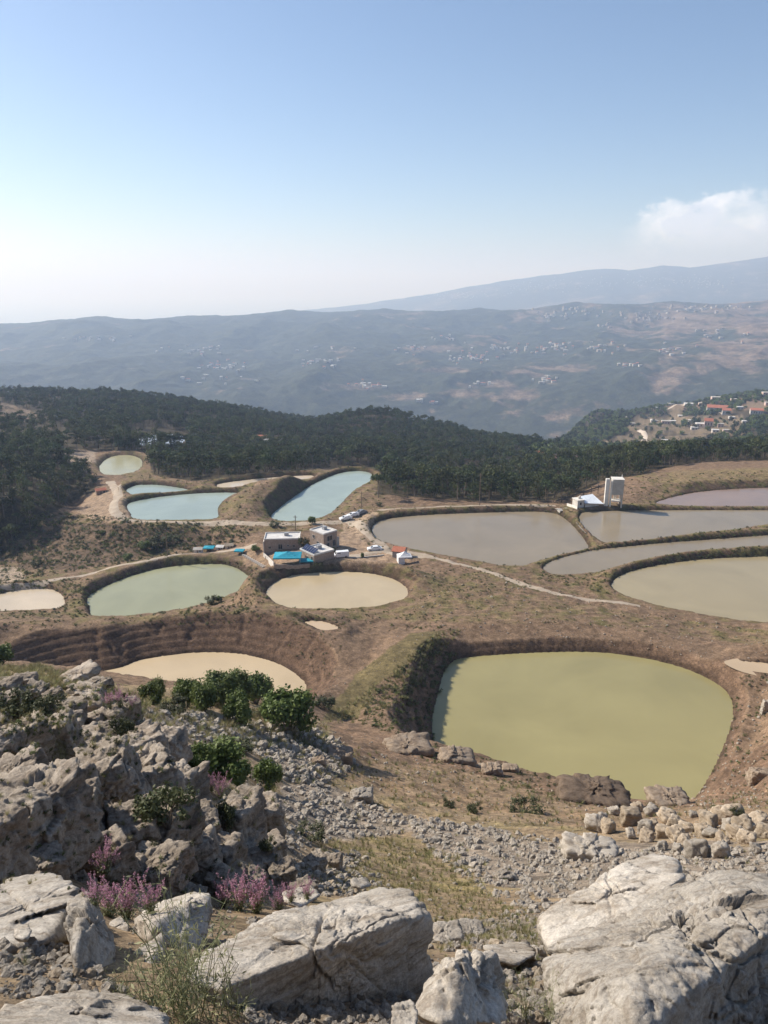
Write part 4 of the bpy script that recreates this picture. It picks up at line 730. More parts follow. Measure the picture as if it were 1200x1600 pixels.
def scatter_stuff(name, pts, scales, protos, label, kind='stuff', tilt=.0, seed=1, zoff=0.0):
    """one object whose geometry nodes set the prototypes on its points"""
    n = len(pts); me = bpy.data.meshes.new(name); me.vertices.add(n); me.vertices.foreach_set('co', np.asarray(pts, np.float32).ravel())
    r2 = np.random.default_rng(seed); rot = np.stack([r2.normal(0, tilt, n), r2.normal(0, tilt, n), r2.uniform(0, 6.283, n)], -1).astype(np.float32)
    a = me.attributes.new('rot', 'FLOAT_VECTOR', 'POINT'); a.data.foreach_set('vector', rot.ravel())
    scales = np.asarray(scales, np.float32); 
    if scales.ndim == 1: scales = np.repeat(scales[:, None], 3, 1) * (1, 1, 1)
    a = me.attributes.new('sca', 'FLOAT_VECTOR', 'POINT'); a.data.foreach_set('vector', scales.astype(np.float32).ravel())
    a = me.attributes.new('kindi', 'INT', 'POINT'); a.data.foreach_set('value', r2.integers(0, len(protos), n).astype(np.int32))
    o = link(name, me); tag(o, label, kind=kind)
    col_ = bpy.data.collections.new(name + '_kinds')
    for i, pm in enumerate(protos): po = bpy.data.objects.new('%s_kind_%02d' % (name, i), pm); col_.objects.link(po)
    g = bpy.data.node_groups.new(name + '_scatter', 'GeometryNodeTree'); g.interface.new_socket('Geometry', in_out='INPUT', socket_type='NodeSocketGeometry'); g.interface.new_socket('Geometry', in_out='OUTPUT', socket_type='NodeSocketGeometry')
    gi = g.nodes.new('NodeGroupInput'); go = g.nodes.new('NodeGroupOutput'); ip = g.nodes.new('GeometryNodeInstanceOnPoints'); ci = g.nodes.new('GeometryNodeCollectionInfo'); ci.inputs['Collection'].default_value = col_; ci.inputs['Separate Children'].default_value = True; ci.inputs['Reset Children'].default_value = True
    def na(nm, ty): q = g.nodes.new('GeometryNodeInputNamedAttribute'); q.data_type = ty; q.inputs['Name'].default_value = nm; return q.outputs['Attribute']
    g.links.new(gi.outputs[0], ip.inputs['Points']); g.links.new(ci.outputs[0], ip.inputs['Instance']); ip.inputs['Pick Instance'].default_value = True
    g.links.new(na('kindi', 'INT'), ip.inputs['Instance Index']); g.links.new(na('rot', 'FLOAT_VECTOR'), ip.inputs['Rotation']); g.links.new(na('sca', 'FLOAT_VECTOR'), ip.inputs['Scale']); g.links.new(ip.outputs[0], go.inputs[0])
    md = o.modifiers.new('scatter', 'NODES'); md.node_group = g; return o
q = allp[300:]; scatter_stuff('rubble', q[:, :3] + np.array([0, 0, .1]) * q[:, 3:4], q[:, 3], STONE_S, 'loose grey limestone rubble covering the slope', tilt=.4)
# scattered small stones on the earth and in the foreground gaps
EARTH = [([(450, 1140), (620, 1150), (960, 1250), (1200, 1215), (1200, 1320), (930, 1315), (620, 1270), (500, 1225)], 900, 2.0, 5.5), ([(1060, 1262), (1140, 1130), (1200, 1060), (1260, 1200), (1260, 1270)], 260, 2, 6), ([(480, 1100), (640, 960), (1200, 985), (1200, 1060), (1000, 1010), (700, 1000)], 300, 1.2, 3.2),
         ([(640, 890), (800, 905), (960, 940), (1200, 985), (1000, 985), (640, 960)], 160, 1.5, 4), ([(500, 1320), (620, 1310), (760, 1400), (840, 1430), (840, 1500), (690, 1480), (560, 1400)], 320, 2.5, 8), ([(0, 1470), (120, 1480), (200, 1560), (0, 1560)], 500, 4, 26), ([(380, 1560), (640, 1560), (660, 1620), (380, 1620)], 420, 5, 26),
         ([(770, 1480), (850, 1490), (900, 1600), (780, 1600)], 420, 5, 30), ([(180, 1400), (700, 1440), (700, 1540), (200, 1500)], 420, 4, 18), ([(400, 1300), (560, 1340), (560, 1400), (420, 1400)], 420, 4, 15), ([(180, 1080), (300, 1150), (440, 1240), (440, 1320), (380, 1330)], 500, 3, 11)]
ep = []; es = []
for poly, n, a, b in EARTH:
    H_, pxy = pick(poly, n, rs, 1.2, 300); dep = H_[:, 1] * CP - H_[:, 2] * SP; s = (a + (b - a) * rs.random(n) ** 3.5) * dep / F_PX; ep.append(H_ + np.array([0, 0, .12]) * s[:, None]); es.append(s)
scatter_stuff('scattered_stones', np.concatenate(ep), np.concatenate(es), STONE_S + STONE[:3] + STONE_T, 'small pale and tan stones strewn on the earth', tilt=.4, seed=3)

bpy.context.view_layer.update()
_dg = bpy.context.evaluated_depsgraph_get()
def surf(px, py):
    """what the pixel's ray meets first: rock or ground"""
    out = []
    for a, b in zip(px, py):
        d = ray(a, b); d = d / np.linalg.norm(d); ok, loc, no, ix, ob, _ = scene.ray_cast(_dg, Vector((0, 0, 0)) + Vector(d) * 1.2, Vector(d)); out.append(np.array(loc[:]) if ok else hits([a], [b])[0])
    return np.array(out)
# ------------------------------------------------------------------ leaves, shrubs, trees
def leaf_cloud(centers, radii, n, size, seed, squash=1.0, shell=.55, up=.3):
    """n small leaf faces spread through ellipsoidal clumps; returns verts, quads"""
    r = np.random.default_rng(seed); k = r.integers(0, len(centers), n) if np.ndim(radii) == 1 else r.choice(len(centers), n, p=(np.prod(radii, 1) ** .67) / (np.prod(radii, 1) ** .67).sum())
    v = r.normal(size=(n, 3)); v /= np.linalg.norm(v, axis=1)[:, None]; rad = shell + (1 - shell) * r.random(n) ** .6; rd = np.asarray(radii)[k]; 
    p = np.asarray(centers)[k] + v * rd * rad[:, None] * (1 + .22 * r.normal(size=(n, 1)))
    nn = v + r.normal(size=(n, 3)) * .75 + (0, 0, up); nn /= np.linalg.norm(nn, axis=1)[:, None]; a = np.cross(nn, r.normal(size=(n, 3))); a /= np.linalg.norm(a, axis=1)[:, None]; b = np.cross(nn, a)
    s = size * (.6 + .8 * r.random((n, 1))); V = np.stack([p - a * s, p - b * s * .55, p + a * s, p + b * s * .55], 1).reshape(-1, 3); return V, np.arange(4 * n).reshape(n, 4)
def tube(path, r0, r1, k=5):
    P = np.asarray(path, float); n = len(P); V = []
    for i in range(n):
        t = P[min(i + 1, n - 1)] - P[max(i - 1, 0)]; t /= np.linalg.norm(t) + 1e-9; a = np.cross(t, (0.31, .95, .05)); a /= np.linalg.norm(a) + 1e-9; b = np.cross(t, a); r = r0 + (r1 - r0) * i / (n - 1)
        for j in range(k): g = 2 * math.pi * j / k; V.append(P[i] + (a * math.cos(g) + b * math.sin(g)) * r)
    F = [(i * k + j, i * k + (j + 1) % k, (i + 1) * k + (j + 1) % k, (i + 1) * k + j) for i in range(n - 1) for j in range(k)]
    return np.array(V), np.array(F)
def merge(parts):
    V = []; F = []; o = 0
    for v, f in parts: V.append(v); F.append(np.asarray(f) + o); o += len(v)
    return np.concatenate(V), np.concatenate(F)
PINE = noise_mat('pine_needles', (.034, .046, .018), (.070, .084, .032), scale=.9, rough=.75, bump=0, objrand=.42, spec=.2, trans=.18)
PINE2 = noise_mat('pine_needles_light', (.060, .072, .025), (.105, .115, .045), scale=.9, rough=.75, bump=0, objrand=.3, spec=.2, trans=.2)
LEAF = noise_mat('oak_leaves', (.085, .12, .028), (.155, .19, .052), scale=2, rough=.6, bump=0, objrand=.15, trans=.22)
DARKLEAF = noise_mat('dark_leaves', (.055, .065, .028), (.105, .11, .05), scale=2, rough=.7, bump=0, objrand=.2, trans=.15)
BARK = noise_mat('bark', (.10, .075, .055), (.19, .15, .115), scale=4, bump=.5, bscale=12)
GRS = noise_mat('dry_grass_blades', (.20, .19, .085), (.34, .29, .15), scale=1.5, rough=.8, bump=0, objrand=.25, trans=.3)
GRG = noise_mat('green_grass_blades', (.09, .115, .035), (.16, .17, .07), scale=1.5, rough=.8, bump=0, objrand=.25, trans=.3)
PINK = noise_mat('pink_petals', (.42, .20, .29), (.62, .36, .46), scale=20, rough=.7, bump=0, trans=.35)
STEM = noise_mat('green_stems', (.16, .18, .085), (.28, .28, .15), scale=8, rough=.7, bump=0, trans=.15)
def pine_parts(seed, hgt=8.0, spread=3.0, umb=True, n=330):
    r = np.random.default_rng(seed); lean = r.normal(0, .25, 2); tp = [(0, 0, -1.2)] + [(lean[0] * t * t + .08 * math.sin(5 * t + seed), lean[1] * t * t, hgt * .86 * t) for t in (.0001, .25, .5, .75, 1)]
    parts = [tube(tp, .20, .07)]; cs = []; rd = []
    m = 9 if umb else 11
    for i in range(m):
        a = 2.4 * i + r.uniform(0, .6); q = spread * (.25 + .5 * r.random()) if i else 0; z = hgt * (.70 + .16 * (1 - q / spread) + r.uniform(-.04, .04)) if umb else hgt * (.20 + .64 * r.random()); q = q if umb else q * (1.15 - z / hgt)
        c = (lean[0] + q * math.cos(a), lean[1] + q * math.sin(a), z); cs.append(c); k = spread * (.36 + .18 * r.random()); rd.append((k, k, k * (.50 if umb else .8)))
        if i % 2: parts.append(tube([(lean[0] * .4, lean[1] * .4, hgt * (.55 if umb else .3)), ((c[0] + lean[0]) * .5, (c[1] + lean[1]) * .5, (hgt * .66 + z) * .5), c], .07, .03, 4))
    return merge(parts), leaf_cloud(cs, np.array(rd), n, .34, seed)
PT = []; PJ = []
for i in range(7):
    (tv, tf), (lv, lf) = pine_parts(40 + i, 7.5 + i * .45, 2.7 + .25 * (i % 3), umb=(i < 4)); PT.append((np_mesh('trunk', tv, tf, BARK), np_mesh('crown', lv, lf, PINE2 if i in (3, 5) else PINE)))
    V, Fa = merge([(tv, tf), (lv, lf)]); me = np_mesh('pine', V, Fa, None); me.materials.append(BARK); me.materials.append(PINE2 if i in (3, 5) else PINE); mi = np.zeros(len(Fa), np.int32); mi[len(tf):] = 1; me.polygons.foreach_set('material_index', mi); PJ.append(me)
rt = np.random.default_rng(77)
def jgrid(sp, h0, h1, a0, a1):
    m = h1; xs = np.arange(-m, m, sp); ys = np.arange(0, m, sp); X, Y = np.meshgrid(xs, ys); X = X.ravel() + rt.uniform(-.5, .5, X.size) * sp; Y = Y.ravel() + rt.uniform(-.5, .5, Y.size) * sp
    h = np.hypot(X, Y); a = np.degrees(np.arctan2(X, Y)); k = (h > h0) & (h < h1) & (a > a0) & (a < a1); return X[k], Y[k]
# pines of the near hills
X, Y = jgrid(5.3, 275, 470, -35, 35); X2, Y2 = jgrid(6.5, 470, 1050, -35, 33); X = np.concatenate([X, X2]); Y = np.concatenate([Y, Y2]); Z, inf = ground(X, Y, True); px, py = proj(X, Y, Z)
infor = in_poly(px, py, FOREST_PX[0]); clear = np.zeros(len(X), bool)
CLEAR2 = [[(200, 676), (250, 668), (292, 676), (292, 700), (215, 702)], [(820, 706), (900, 706), (940, 712), (950, 724), (900, 732), (830, 724), (800, 716)], [(393, 680), (425, 683), (430, 696), (395, 694)]]
for p in clear_px + CLEAR2: clear |= in_poly(px, py, p)
dens = fbm(X * .018, Y * .018, seed=121, o=3); thin = in_poly(px, py, [(-400, 600), (0, 618), (100, 640), (110, 700), (0, 690), (-400, 700)]); thin2 = in_poly(px, py, [(680, 725), (820, 725), (820, 770), (690, 770)])
k = infor & ~inf['inside'] & (inf['bank'] < .5) & (inf['crest'] < .5) & (dens + rt.uniform(-.3, .3, len(X)) > -.75 + .75 * thin + .55 * thin2) & (~clear | (rt.random(len(X)) < .06)) & ~((px > 840) & (np.hypot(X, Y) > 700))
X, Y, Z = X[k], Y[k], Z[k]; px, py = px[k], py[k]; sc = rt.uniform(.55, 1.35, len(X)) * (1 + .25 * fbm(X * .02, Y * .02, seed=122, o=2))
# taller parasol pines in front of the mirror pond
tx = np.array([204, 211, 216, 222, 229, 236, 243, 250, 257, 262, 269, 275, 281, 288, 296, 304, 312, 178, 186, 196]); th = hits(tx, 703 + rt.uniform(-2, 2, len(tx)), 200, 900)
X = np.concatenate([X, th[:, 0]]); Y = np.concatenate([Y, th[:, 1]]); Z = np.concatenate([Z, th[:, 2]]); sc = np.concatenate([sc, rt.uniform(1.15, 1.4, len(tx))])
h = np.hypot(X, Y); order = np.argsort(h); X, Y, Z, sc, h = [q[order] for q in (X, Y, Z, sc, h)]
# which of the nearer ones can be seen over the ground
m = min(len(X), 2600); tt = np.linspace(.55, .985, 40); top = Z[:m] + 7 * sc[:m]; gx_ = X[:m, None] * tt; gy_ = Y[:m, None] * tt; gg = ground(gx_.ravel(), gy_.ravel()).reshape(m, -1); vis = (top[:, None] * tt > gg + .3).all(1); fpx = proj(X[:m], Y[:m], Z[:m])[0]; vis &= (fpx > -10) & (fpx < 1210)
near_i = np.where(vis)[0][:300]; mask_ = np.ones(len(X), bool); mask_[near_i] = False
for j, i in enumerate(near_i):
    tm, cm = PT[j % 7]; o = empty('pine_tree', (X[i], Y[i], Z[i]), rt.uniform(0, 6.28)); o.scale = (sc[i],) * 3
    qx, qy = proj(X[i], Y[i], Z[i]); wh = 'left of the brown slope' if qx < 150 else 'around the round far pond' if qx < 330 else 'behind the sand coloured strip pond' if qx < 500 else 'beyond the long aqua pond' if qx < 620 else 'behind the wide grey pond, left half' if qx < 740 else 'behind the wide grey pond, right half' if qx < 870 else 'behind the workshop and tower' if qx < 1000 else 'on the crest above the rose pond'
    tag(o, '%s %s pine %s' % ('tall' if sc[i] > .95 else 'mid sized' if sc[i] > .7 else 'small', 'flat crowned' if j % 7 < 3 else 'light green flat crowned' if j % 7 == 3 else 'light green bushy' if j % 7 == 5 else 'dark bushy', wh), 'pine tree', 'pines at the near edge of the forest'); link('trunk', tm, o); link('crown', cm, o)
scatter_stuff('pine_forest', np.stack([X, Y, Z], -1)[mask_], sc[mask_] * 1.05, PJ, 'dense dark pine forest covering the hills beyond the ponds', seed=9, tilt=.04)
# woodland on the village hill: rounder, smaller to the eye
RT = []
for i in range(4):
    r = np.random.default_rng(60 + i); cs = [(r.uniform(-1, 1) * 1.3, r.uniform(-1, 1) * 1.3, 2.6 + r.uniform(-1, 1.4)) for _ in range(6)]; V, Fa = merge([leaf_cloud(cs, np.array([(1.7, 1.7, 1.5)] * 6), 150, .6, 61 + i), tube([(0, 0, -1), (0, 0, 2.5)], .2, .12, 4)]); RT.append(np_mesh('broadleaf', V, Fa, LEAF if i % 2 else PINE))
X, Y = jgrid(7.5, 640, 1900, 8, 33); Z, inf = ground(X, Y, True); px, py = proj(X, Y, Z); fl = np.zeros(len(X), bool)
for p in FIELDS: fl |= in_poly(px, py, p)
d2 = fbm(X * .01, Y * .01, seed=131, o=4); k = (px > 820) & (~fl | (rt.random(len(X)) < .09)) & (d2 + rt.uniform(-.3, .3, len(X)) > -.18 - .5 * (py > 685) - .25 * (px < 1000)) & (py < 735)
scatter_stuff('hillside_woodland', np.stack([X, Y, Z], -1)[k], rt.uniform(.8, 1.7, k.sum()), RT, 'scattered green woodland around the village on the right', seed=10)

# shrubs on the slope below the outcrop
def shrub_meshes(seed, n=4800, leaf=.038, mat=None, wide=1.0):
    r = np.random.default_rng(seed); cs = []; rd = []
    for i in range(16):
        a = r.uniform(0, 6.28); q = .36 * math.sqrt(r.random()) * wide; z = .25 + .55 * r.random() * (1 - q * .8); cs.append((q * math.cos(a), q * math.sin(a), z)); k = r.uniform(.13, .22); rd.append((k, k, k * 1.1))
    st = [tube([(0, 0, -.15), (c[0] * .4, c[1] * .4, c[2] * .5), c], .018, .006, 4) for c in cs[:9]]; tv, tf = merge(st); lv, lf = leaf_cloud(cs, np.array(rd), n, leaf, seed, shell=.3)
    return np_mesh('stems', tv, tf, BARK), np_mesh('foliage', lv, lf, mat or LEAF)
SH = [shrub_meshes(i) for i in range(4)]; SHD = [shrub_meshes(10 + i, 1500, .045, DARKLEAF, 1.5) for i in range(3)]
SHR = [(240, 1106, 42, 46, 'single small green oak shrub left of the shrub thicket'), (292, 1108, 42, 52, 'green shrub at the left end of the shrub thicket'), (318, 1118, 46, 60, 'leafy shrub with bare lower stems in the thicket'), (345, 1104, 66, 56, 'largest leafy shrub at the back of the thicket'), (372, 1100, 50, 50, 'tall green shrub in the middle of the thicket'), (400, 1104, 52, 56, 'broad green shrub at the right of the thicket'), (376, 1136, 52, 58, 'rounded green shrub in front of the thicket'),
       (452, 1146, 84, 78, 'separate large dark green shrub right of the thicket'), (338, 1222, 88, 62, 'wide green shrub in the gully below the thicket'), (310, 1208, 50, 48, 'green shrub at the left side of the gully'), (372, 1232, 50, 44, 'low shrub at the foot of the gully thicket'), (420, 1238, 46, 56, 'upright green shrub beside the gully rubble'), (4, 1042, 40, 38, 'dark bush at the left edge above the outcrop'), (430, 1128, 46, 44, 'green shrub between the thicket and the large shrub')]
hp_ = hits([s[0] for s in SHR], [s[1] - 4 for s in SHR], 4, 150)
for i, (s, hp) in enumerate(zip(SHR, hp_)):
    dep = hp[1] * CP - hp[2] * SP; w_ = s[2] * dep / F_PX * 1.05; h_ = s[3] * dep / F_PX * 1.08; o = empty('oak_shrub', hp, random.uniform(0, 6.2)); o.scale = (w_, w_, h_); tag(o, s[4], 'shrub', 'green shrubs below the outcrop'); a, b = SH[i % 4]; link('stems', a, o); link('foliage', b, o)
SHK = [(262, 1290, 95, 80, 'dark shaded bush growing in the outcrop cleft'), (352, 1298, 48, 58, 'dark bush at the right foot of the outcrop'), (480, 1311, 56, 18, 'low dark thorn bush on the rubble edge'), (270, 1112, 48, 26, 'low grey green bush beside the thicket'), (372, 1172, 52, 22, 'low dark bush in the rubble gully'), (820, 1272, 54, 26, 'low green bush on the earth below the pond rim'), (742, 1272, 26, 20, 'small green tuft bush left of the low green bush'), (700, 1262, 24, 14, 'small dark bush near the rubble edge'),
       (30, 1125, 70, 50, 'sprawling green bush on the upper outcrop ledges'), (75, 1120, 60, 40, 'brownish dry bush on the upper outcrop ledges'), (190, 1150, 40, 36, 'dark bush on the spur at the right of the ledges'), (1150, 1275, 22, 14, 'small bush among the tan boulders'), (420, 1330, 30, 24, 'dark bush on the rocks at the outcrop foot'), (505, 1108, 40, 22, 'dry bush on the crest between the two ponds')]
hp_ = surf([s[0] for s in SHK], [s[1] - 2 for s in SHK])
for i, (s, hp) in enumerate(zip(SHK, hp_)):
    dep = hp[1] * CP - hp[2] * SP; w_ = s[2] * dep / F_PX * .8; h_ = s[3] * dep / F_PX * 1.05; o = empty('low_bush', hp, random.uniform(0, 6.2)); o.scale = (w_, w_, h_); tag(o, s[4], 'bush', 'low bushes on the rocky slope'); a, b = SHD[i % 3]; link('stems', a, o); link('foliage', b, o)
# shrubs beside the ponds and houses
SHP = [(430, 822, 14, 9, 'bush on the near bank of the long aqua pond'), (487, 818, 12, 12, 'bush at the near corner of the long aqua pond'), (474, 857, 13, 22, 'tall green tree beside the flat roofed stone house'), (400, 862, 14, 10, 'bush left of the flat roofed stone house'), (436, 869, 10, 11, 'small tree against the stone house wall'), (566, 872, 6, 10, 'sapling beside the dirt track near the houses'), (592, 790, 8, 6, 'bush on the bank right of the aqua pond'),
       (520, 862, 8, 8, 'bush beside the cube shaped house'), (496, 886, 14, 10, 'bush in front of the house with solar panels'), (505, 940, 20, 9, 'clump of weeds on the near bank of the beige pond'), (470, 938, 16, 9, 'small bush on the near bank of the beige pond'), (535, 942, 22, 9, 'low bush on the near right bank of the beige pond'), (330, 942, 14, 14, 'bush on the near bank of the sage pond'), (342, 940, 10, 10, 'little bush right of the bush on the sage pond bank'), (560, 943, 14, 8, 'low bush at the right end of the beige pond bank'),
       (200, 876, 16, 12, 'dark bush on the slope above the sage pond'), (245, 852, 26, 16, 'green thicket bush on the brown slope'), (225, 858, 20, 14, 'green bush left of the thicket bush on the brown slope'), (268, 848, 22, 14, 'green bush right of the thicket bush on the brown slope'), (160, 835, 10, 7, 'tiny dark bush on the brown slope'), (60, 885, 14, 12, 'bush at the foot of the brown slope')]
hp_ = hits([s[0] for s in SHP], [s[1] for s in SHP], 60, 400)
for i, (s, hp) in enumerate(zip(SHP, hp_)):
    dep = hp[1] * CP - hp[2] * SP; w_ = s[2] * dep / F_PX * 1.1; h_ = s[3] * dep / F_PX * 1.15; o = empty('bush', hp, random.uniform(0, 6.2)); o.scale = (w_, w_, h_); tag(o, s[4], 'bush', 'bushes near the ponds and houses'); a, b = (SH if i % 2 else SHD)[i % 3]; link('stems', a, o); link('foliage', b, o)

# grass tufts and weeds
def tuft(seed, n=16, hgt=1.0, wid=.02, spread=.5, mat=None, leafy=0):
    r = np.random.default_rng(seed); V = []; Fq = []
    for i in range(n):
        a = r.uniform(0, 6.28); q = r.random() * .25; b = np.array([q * math.cos(a), q * math.sin(a), -.05]); hh = hgt * r.uniform(.5, 1); l = spread * r.uniform(.2, 1); d = np.array([math.cos(a), math.sin(a), 0]); s = np.array([-math.sin(a), math.cos(a), 0]) * wid
        m = b + d * l * .35 + (0, 0, hh * .6); t = b + d * l + (0, 0, hh); o = len(V); V += [b - s, b + s, m + s * .7, m - s * .7, t + s * .15, t - s * .15]; Fq += [(o, o + 1, o + 2, o + 3), (o + 3, o + 2, o + 4, o + 5)]
    return np_mesh('tuft', np.array(V), np.array(Fq), mat)
TD = [tuft(i, 22, .8, .03, .6, GRS) for i in range(3)]; TG = [tuft(5 + i, 22, .7, .035, .6, GRG) for i in range(3)]
WEED = []
for i in range(4):
    r = np.random.default_rng(70 + i); cs = [(r.uniform(-.35, .35), r.uniform(-.35, .35), r.uniform(.1, .35)) for _ in range(5)]; V, Fa = leaf_cloud(cs, np.array([(.28, .28, .22)] * 5), 70, .10, 71 + i, shell=.2); WEED.append(np_mesh('weed', V, Fa, DARKLEAF if i % 2 else GRG))
def spread(polys, r_, key=None):
    P = []; S = []
    for poly, n, a, b in polys:
        H_, pxy = pick(poly, n, r_, 1.2, 600); dep = H_[:, 1] * CP - H_[:, 2] * SP; s = (a + (b - a) * r_.random(n) ** 2) * dep / F_PX; zz, inf = ground(H_[:, 0], H_[:, 1], True); k = ~inf['inside'] & (fbm(pxy[:, 0] / 25, pxy[:, 1] / 12, seed=141, o=3) > -.3); P.append(H_[k]); S.append(s[k])
    return np.concatenate(P), np.concatenate(S)
rg_ = np.random.default_rng(31)
P, S = spread([([(500, 1315), (620, 1305), (720, 1340), (770, 1400), (840, 1430), (840, 1480), (690, 1460), (560, 1400), (470, 1370)], 2200, 3, 11), ([(180, 1080), (330, 1090), (520, 1140), (500, 1170), (330, 1170), (230, 1130)], 700, 6, 16), ([(-20, 1045), (60, 1040), (160, 1062), (200, 1090), (80, 1075), (-20, 1065)], 900, 6, 14), ([(450, 1140), (640, 1190), (960, 1255), (1200, 1240), (1200, 1275), (900, 1300), (620, 1270), (480, 1215)], 750, 4, 11),
               (S1, 260, 4, 10), (S2, 300, 5, 12), ([(500, 1130), (600, 1060), (680, 990), (720, 985), (640, 1090), (560, 1130)], 600, 4, 9), ([(640, 1440), (850, 1440), (850, 1600), (700, 1500)], 300, 6, 16)], rg_)
scatter_stuff('dry_grass', P, S, TD + TD + TG[:1], 'tufts of dry yellow grass on the rocky slope', tilt=.15, seed=5)
P, S = spread([([(120, 955), (400, 940), (700, 960), (720, 990), (600, 985), (400, 975), (0, 985), (0, 960)], 420, 2.5, 7), ([(480, 950), (640, 938), (760, 890), (1000, 955), (1200, 985), (1200, 1010), (900, 975), (560, 968)], 450, 2, 5), ([(560, 1130), (600, 1060), (690, 1000), (720, 1030), (680, 1150), (620, 1150)], 500, 4, 12), ([(420, 960), (540, 970), (520, 1090), (440, 1000)], 120, 2, 5),
               ([(0, 830), (70, 800), (330, 820), (400, 822), (380, 850), (200, 880), (0, 912)], 2500, 2.2, 8), ([(140, 960), (120, 920), (200, 895), (300, 876), (400, 880), (420, 930), (400, 960)], 900, 2.2, 6.5), ([(-10, 905), (150, 905), (150, 965), (-10, 965)], 600, 2.5, 7), ([(560, 795), (900, 790), (960, 800), (940, 860), (840, 900), (560, 850)], 1000, 1.8, 5), ([(840, 870), (1220, 800), (1220, 880), (960, 930), (840, 905)], 1700, 2, 6), ([(960, 745), (1220, 735), (1220, 800), (960, 800)], 500, 2, 5),
               ([(190, 740), (600, 725), (600, 830), (190, 830)], 1100, 1.8, 5), ([(620, 885), (760, 885), (840, 915), (700, 940)], 300, 2, 5), ([(1150, 1060), (1220, 1050), (1220, 1240), (1100, 1250)], 160, 4, 9), ([(640, 1130), (740, 1180), (980, 1250), (900, 1260), (660, 1190)], 240, 4, 10)], rg_)
scatter_stuff('bank_weeds', P, S, WEED, 'low green and brown weeds growing on the pond banks', seed=6)

# dry growth rooted on the outcrop's ledges
rgo = np.random.default_rng(41); q_ = np.concatenate([np.stack([rgo.uniform(-5, 230, 260), rgo.uniform(1070, 1180, 260)], -1), np.stack([rgo.uniform(-5, 440, 220), rgo.uniform(1190, 1400, 220)], -1), np.stack([rgo.normal(50, 30, 150), rgo.normal(1118, 14, 150)], -1)])
sp_ = surf(q_[:, 0], q_[:, 1]); dp_ = sp_[:, 1] * CP - sp_[:, 2] * SP; kk = dp_ < 45
scatter_stuff('ledge_plants', sp_[kk], (rgo.uniform(5, 13, kk.sum()) * dp_[kk] / F_PX), TD + WEED + TG[:1], 'dry grass and small herbs rooted on the outcrop ledges', tilt=.2, seed=8)
# pink flowering plants and tall weeds in the foreground
def flower_plant(seed, n=26, hgt=.55):
    r = np.random.default_rng(seed); st = []; fl = []; lf = []
    for i in range(n):
        a = r.uniform(0, 6.28); l = r.uniform(.05, .45) * hgt; hh = hgt * r.uniform(.55, 1); tip = np.array([l * math.cos(a), l * math.sin(a), hh]); mid = tip * (.5, .5, .5) + r.normal(0, .015, 3); st.append(tube([(0, 0, -.05), mid, tip], .0035, .0015, 3))
        m = 42; t = r.random(m) ** .8 * .5 + .5; p = np.outer(t, tip) + r.normal(0, 1, (m, 3)) * (.022 * (1.25 - t))[:, None]; fl.append(p)
        t = r.random(14) * .6; lf.append(np.outer(t, tip) + r.normal(0, .03, (14, 3)))
    def quads(p, s):
        n_ = len(p); a = r.normal(size=(n_, 3)); a /= np.linalg.norm(a, axis=1)[:, None]; b = np.cross(a, r.normal(size=(n_, 3))); b /= np.linalg.norm(b, axis=1)[:, None]; V = np.stack([p - a * s, p - b * s * .6, p + a * s, p + b * s * .6], 1).reshape(-1, 3); return V, np.arange(4 * n_).reshape(n_, 4)
    return (np_mesh('stems', *merge(st + [quads(np.concatenate(lf), .014)]), STEM), np_mesh('blossoms', *quads(np.concatenate(fl), .0085), PINK))
FLP = [flower_plant(i) for i in range(3)]
FL = [(150, 1418, 50, 'pink flowers in deep shade at the outcrop foot'), (172, 1436, 66, 'bright pink flower spikes left of the squared block'), (200, 1440, 76, 'tallest pink flower spikes behind the squared block'), (236, 1430, 62, 'pink flower clump right above the squared block'), (165, 1368, 60, 'dark purple flowers on the shaded rock'), (375, 1426, 66, 'pink flowers in the gap right of the squared block'), (402, 1430, 70, 'pink flower spikes above the central slab'), (436, 1424, 44, 'purple pink flowers in shade above the central slab'), (350, 1420, 50, 'faint pink flowers right of the squared block'),
      (480, 1408, 34, 'low pink flowers at the left of the pale flat stone'), (345, 1250, 40, 'pale pink bush at the right foot of the outcrop'), (330, 1240, 36, 'pale pink blossom bush above the dark bush'), (188, 1108, 34, 'pink flowering bush beside the upper ledges'), (206, 1112, 26, 'small pink bush right of the upper ledges'), (172, 1110, 30, 'faded pink bush on the upper ledges'), (455, 1412, 34, 'pink flowers beside the pale flat stone')]
hp_ = surf([s[0] for s in FL], [s[1] - 3 for s in FL])
for i, (s, hp) in enumerate(zip(FL, hp_)):
    dep = hp[1] * CP - hp[2] * SP; k = s[2] * dep / F_PX / .52; o = empty('flowering_plant', hp, random.uniform(0, 6.2)); o.scale = (k * 1.1, k * 1.1, k); tag(o, s[3], 'flowers', 'pink flowering plants'); a, b = FLP[i % 3]; link('stems', a, o); link('blossoms', b, o)
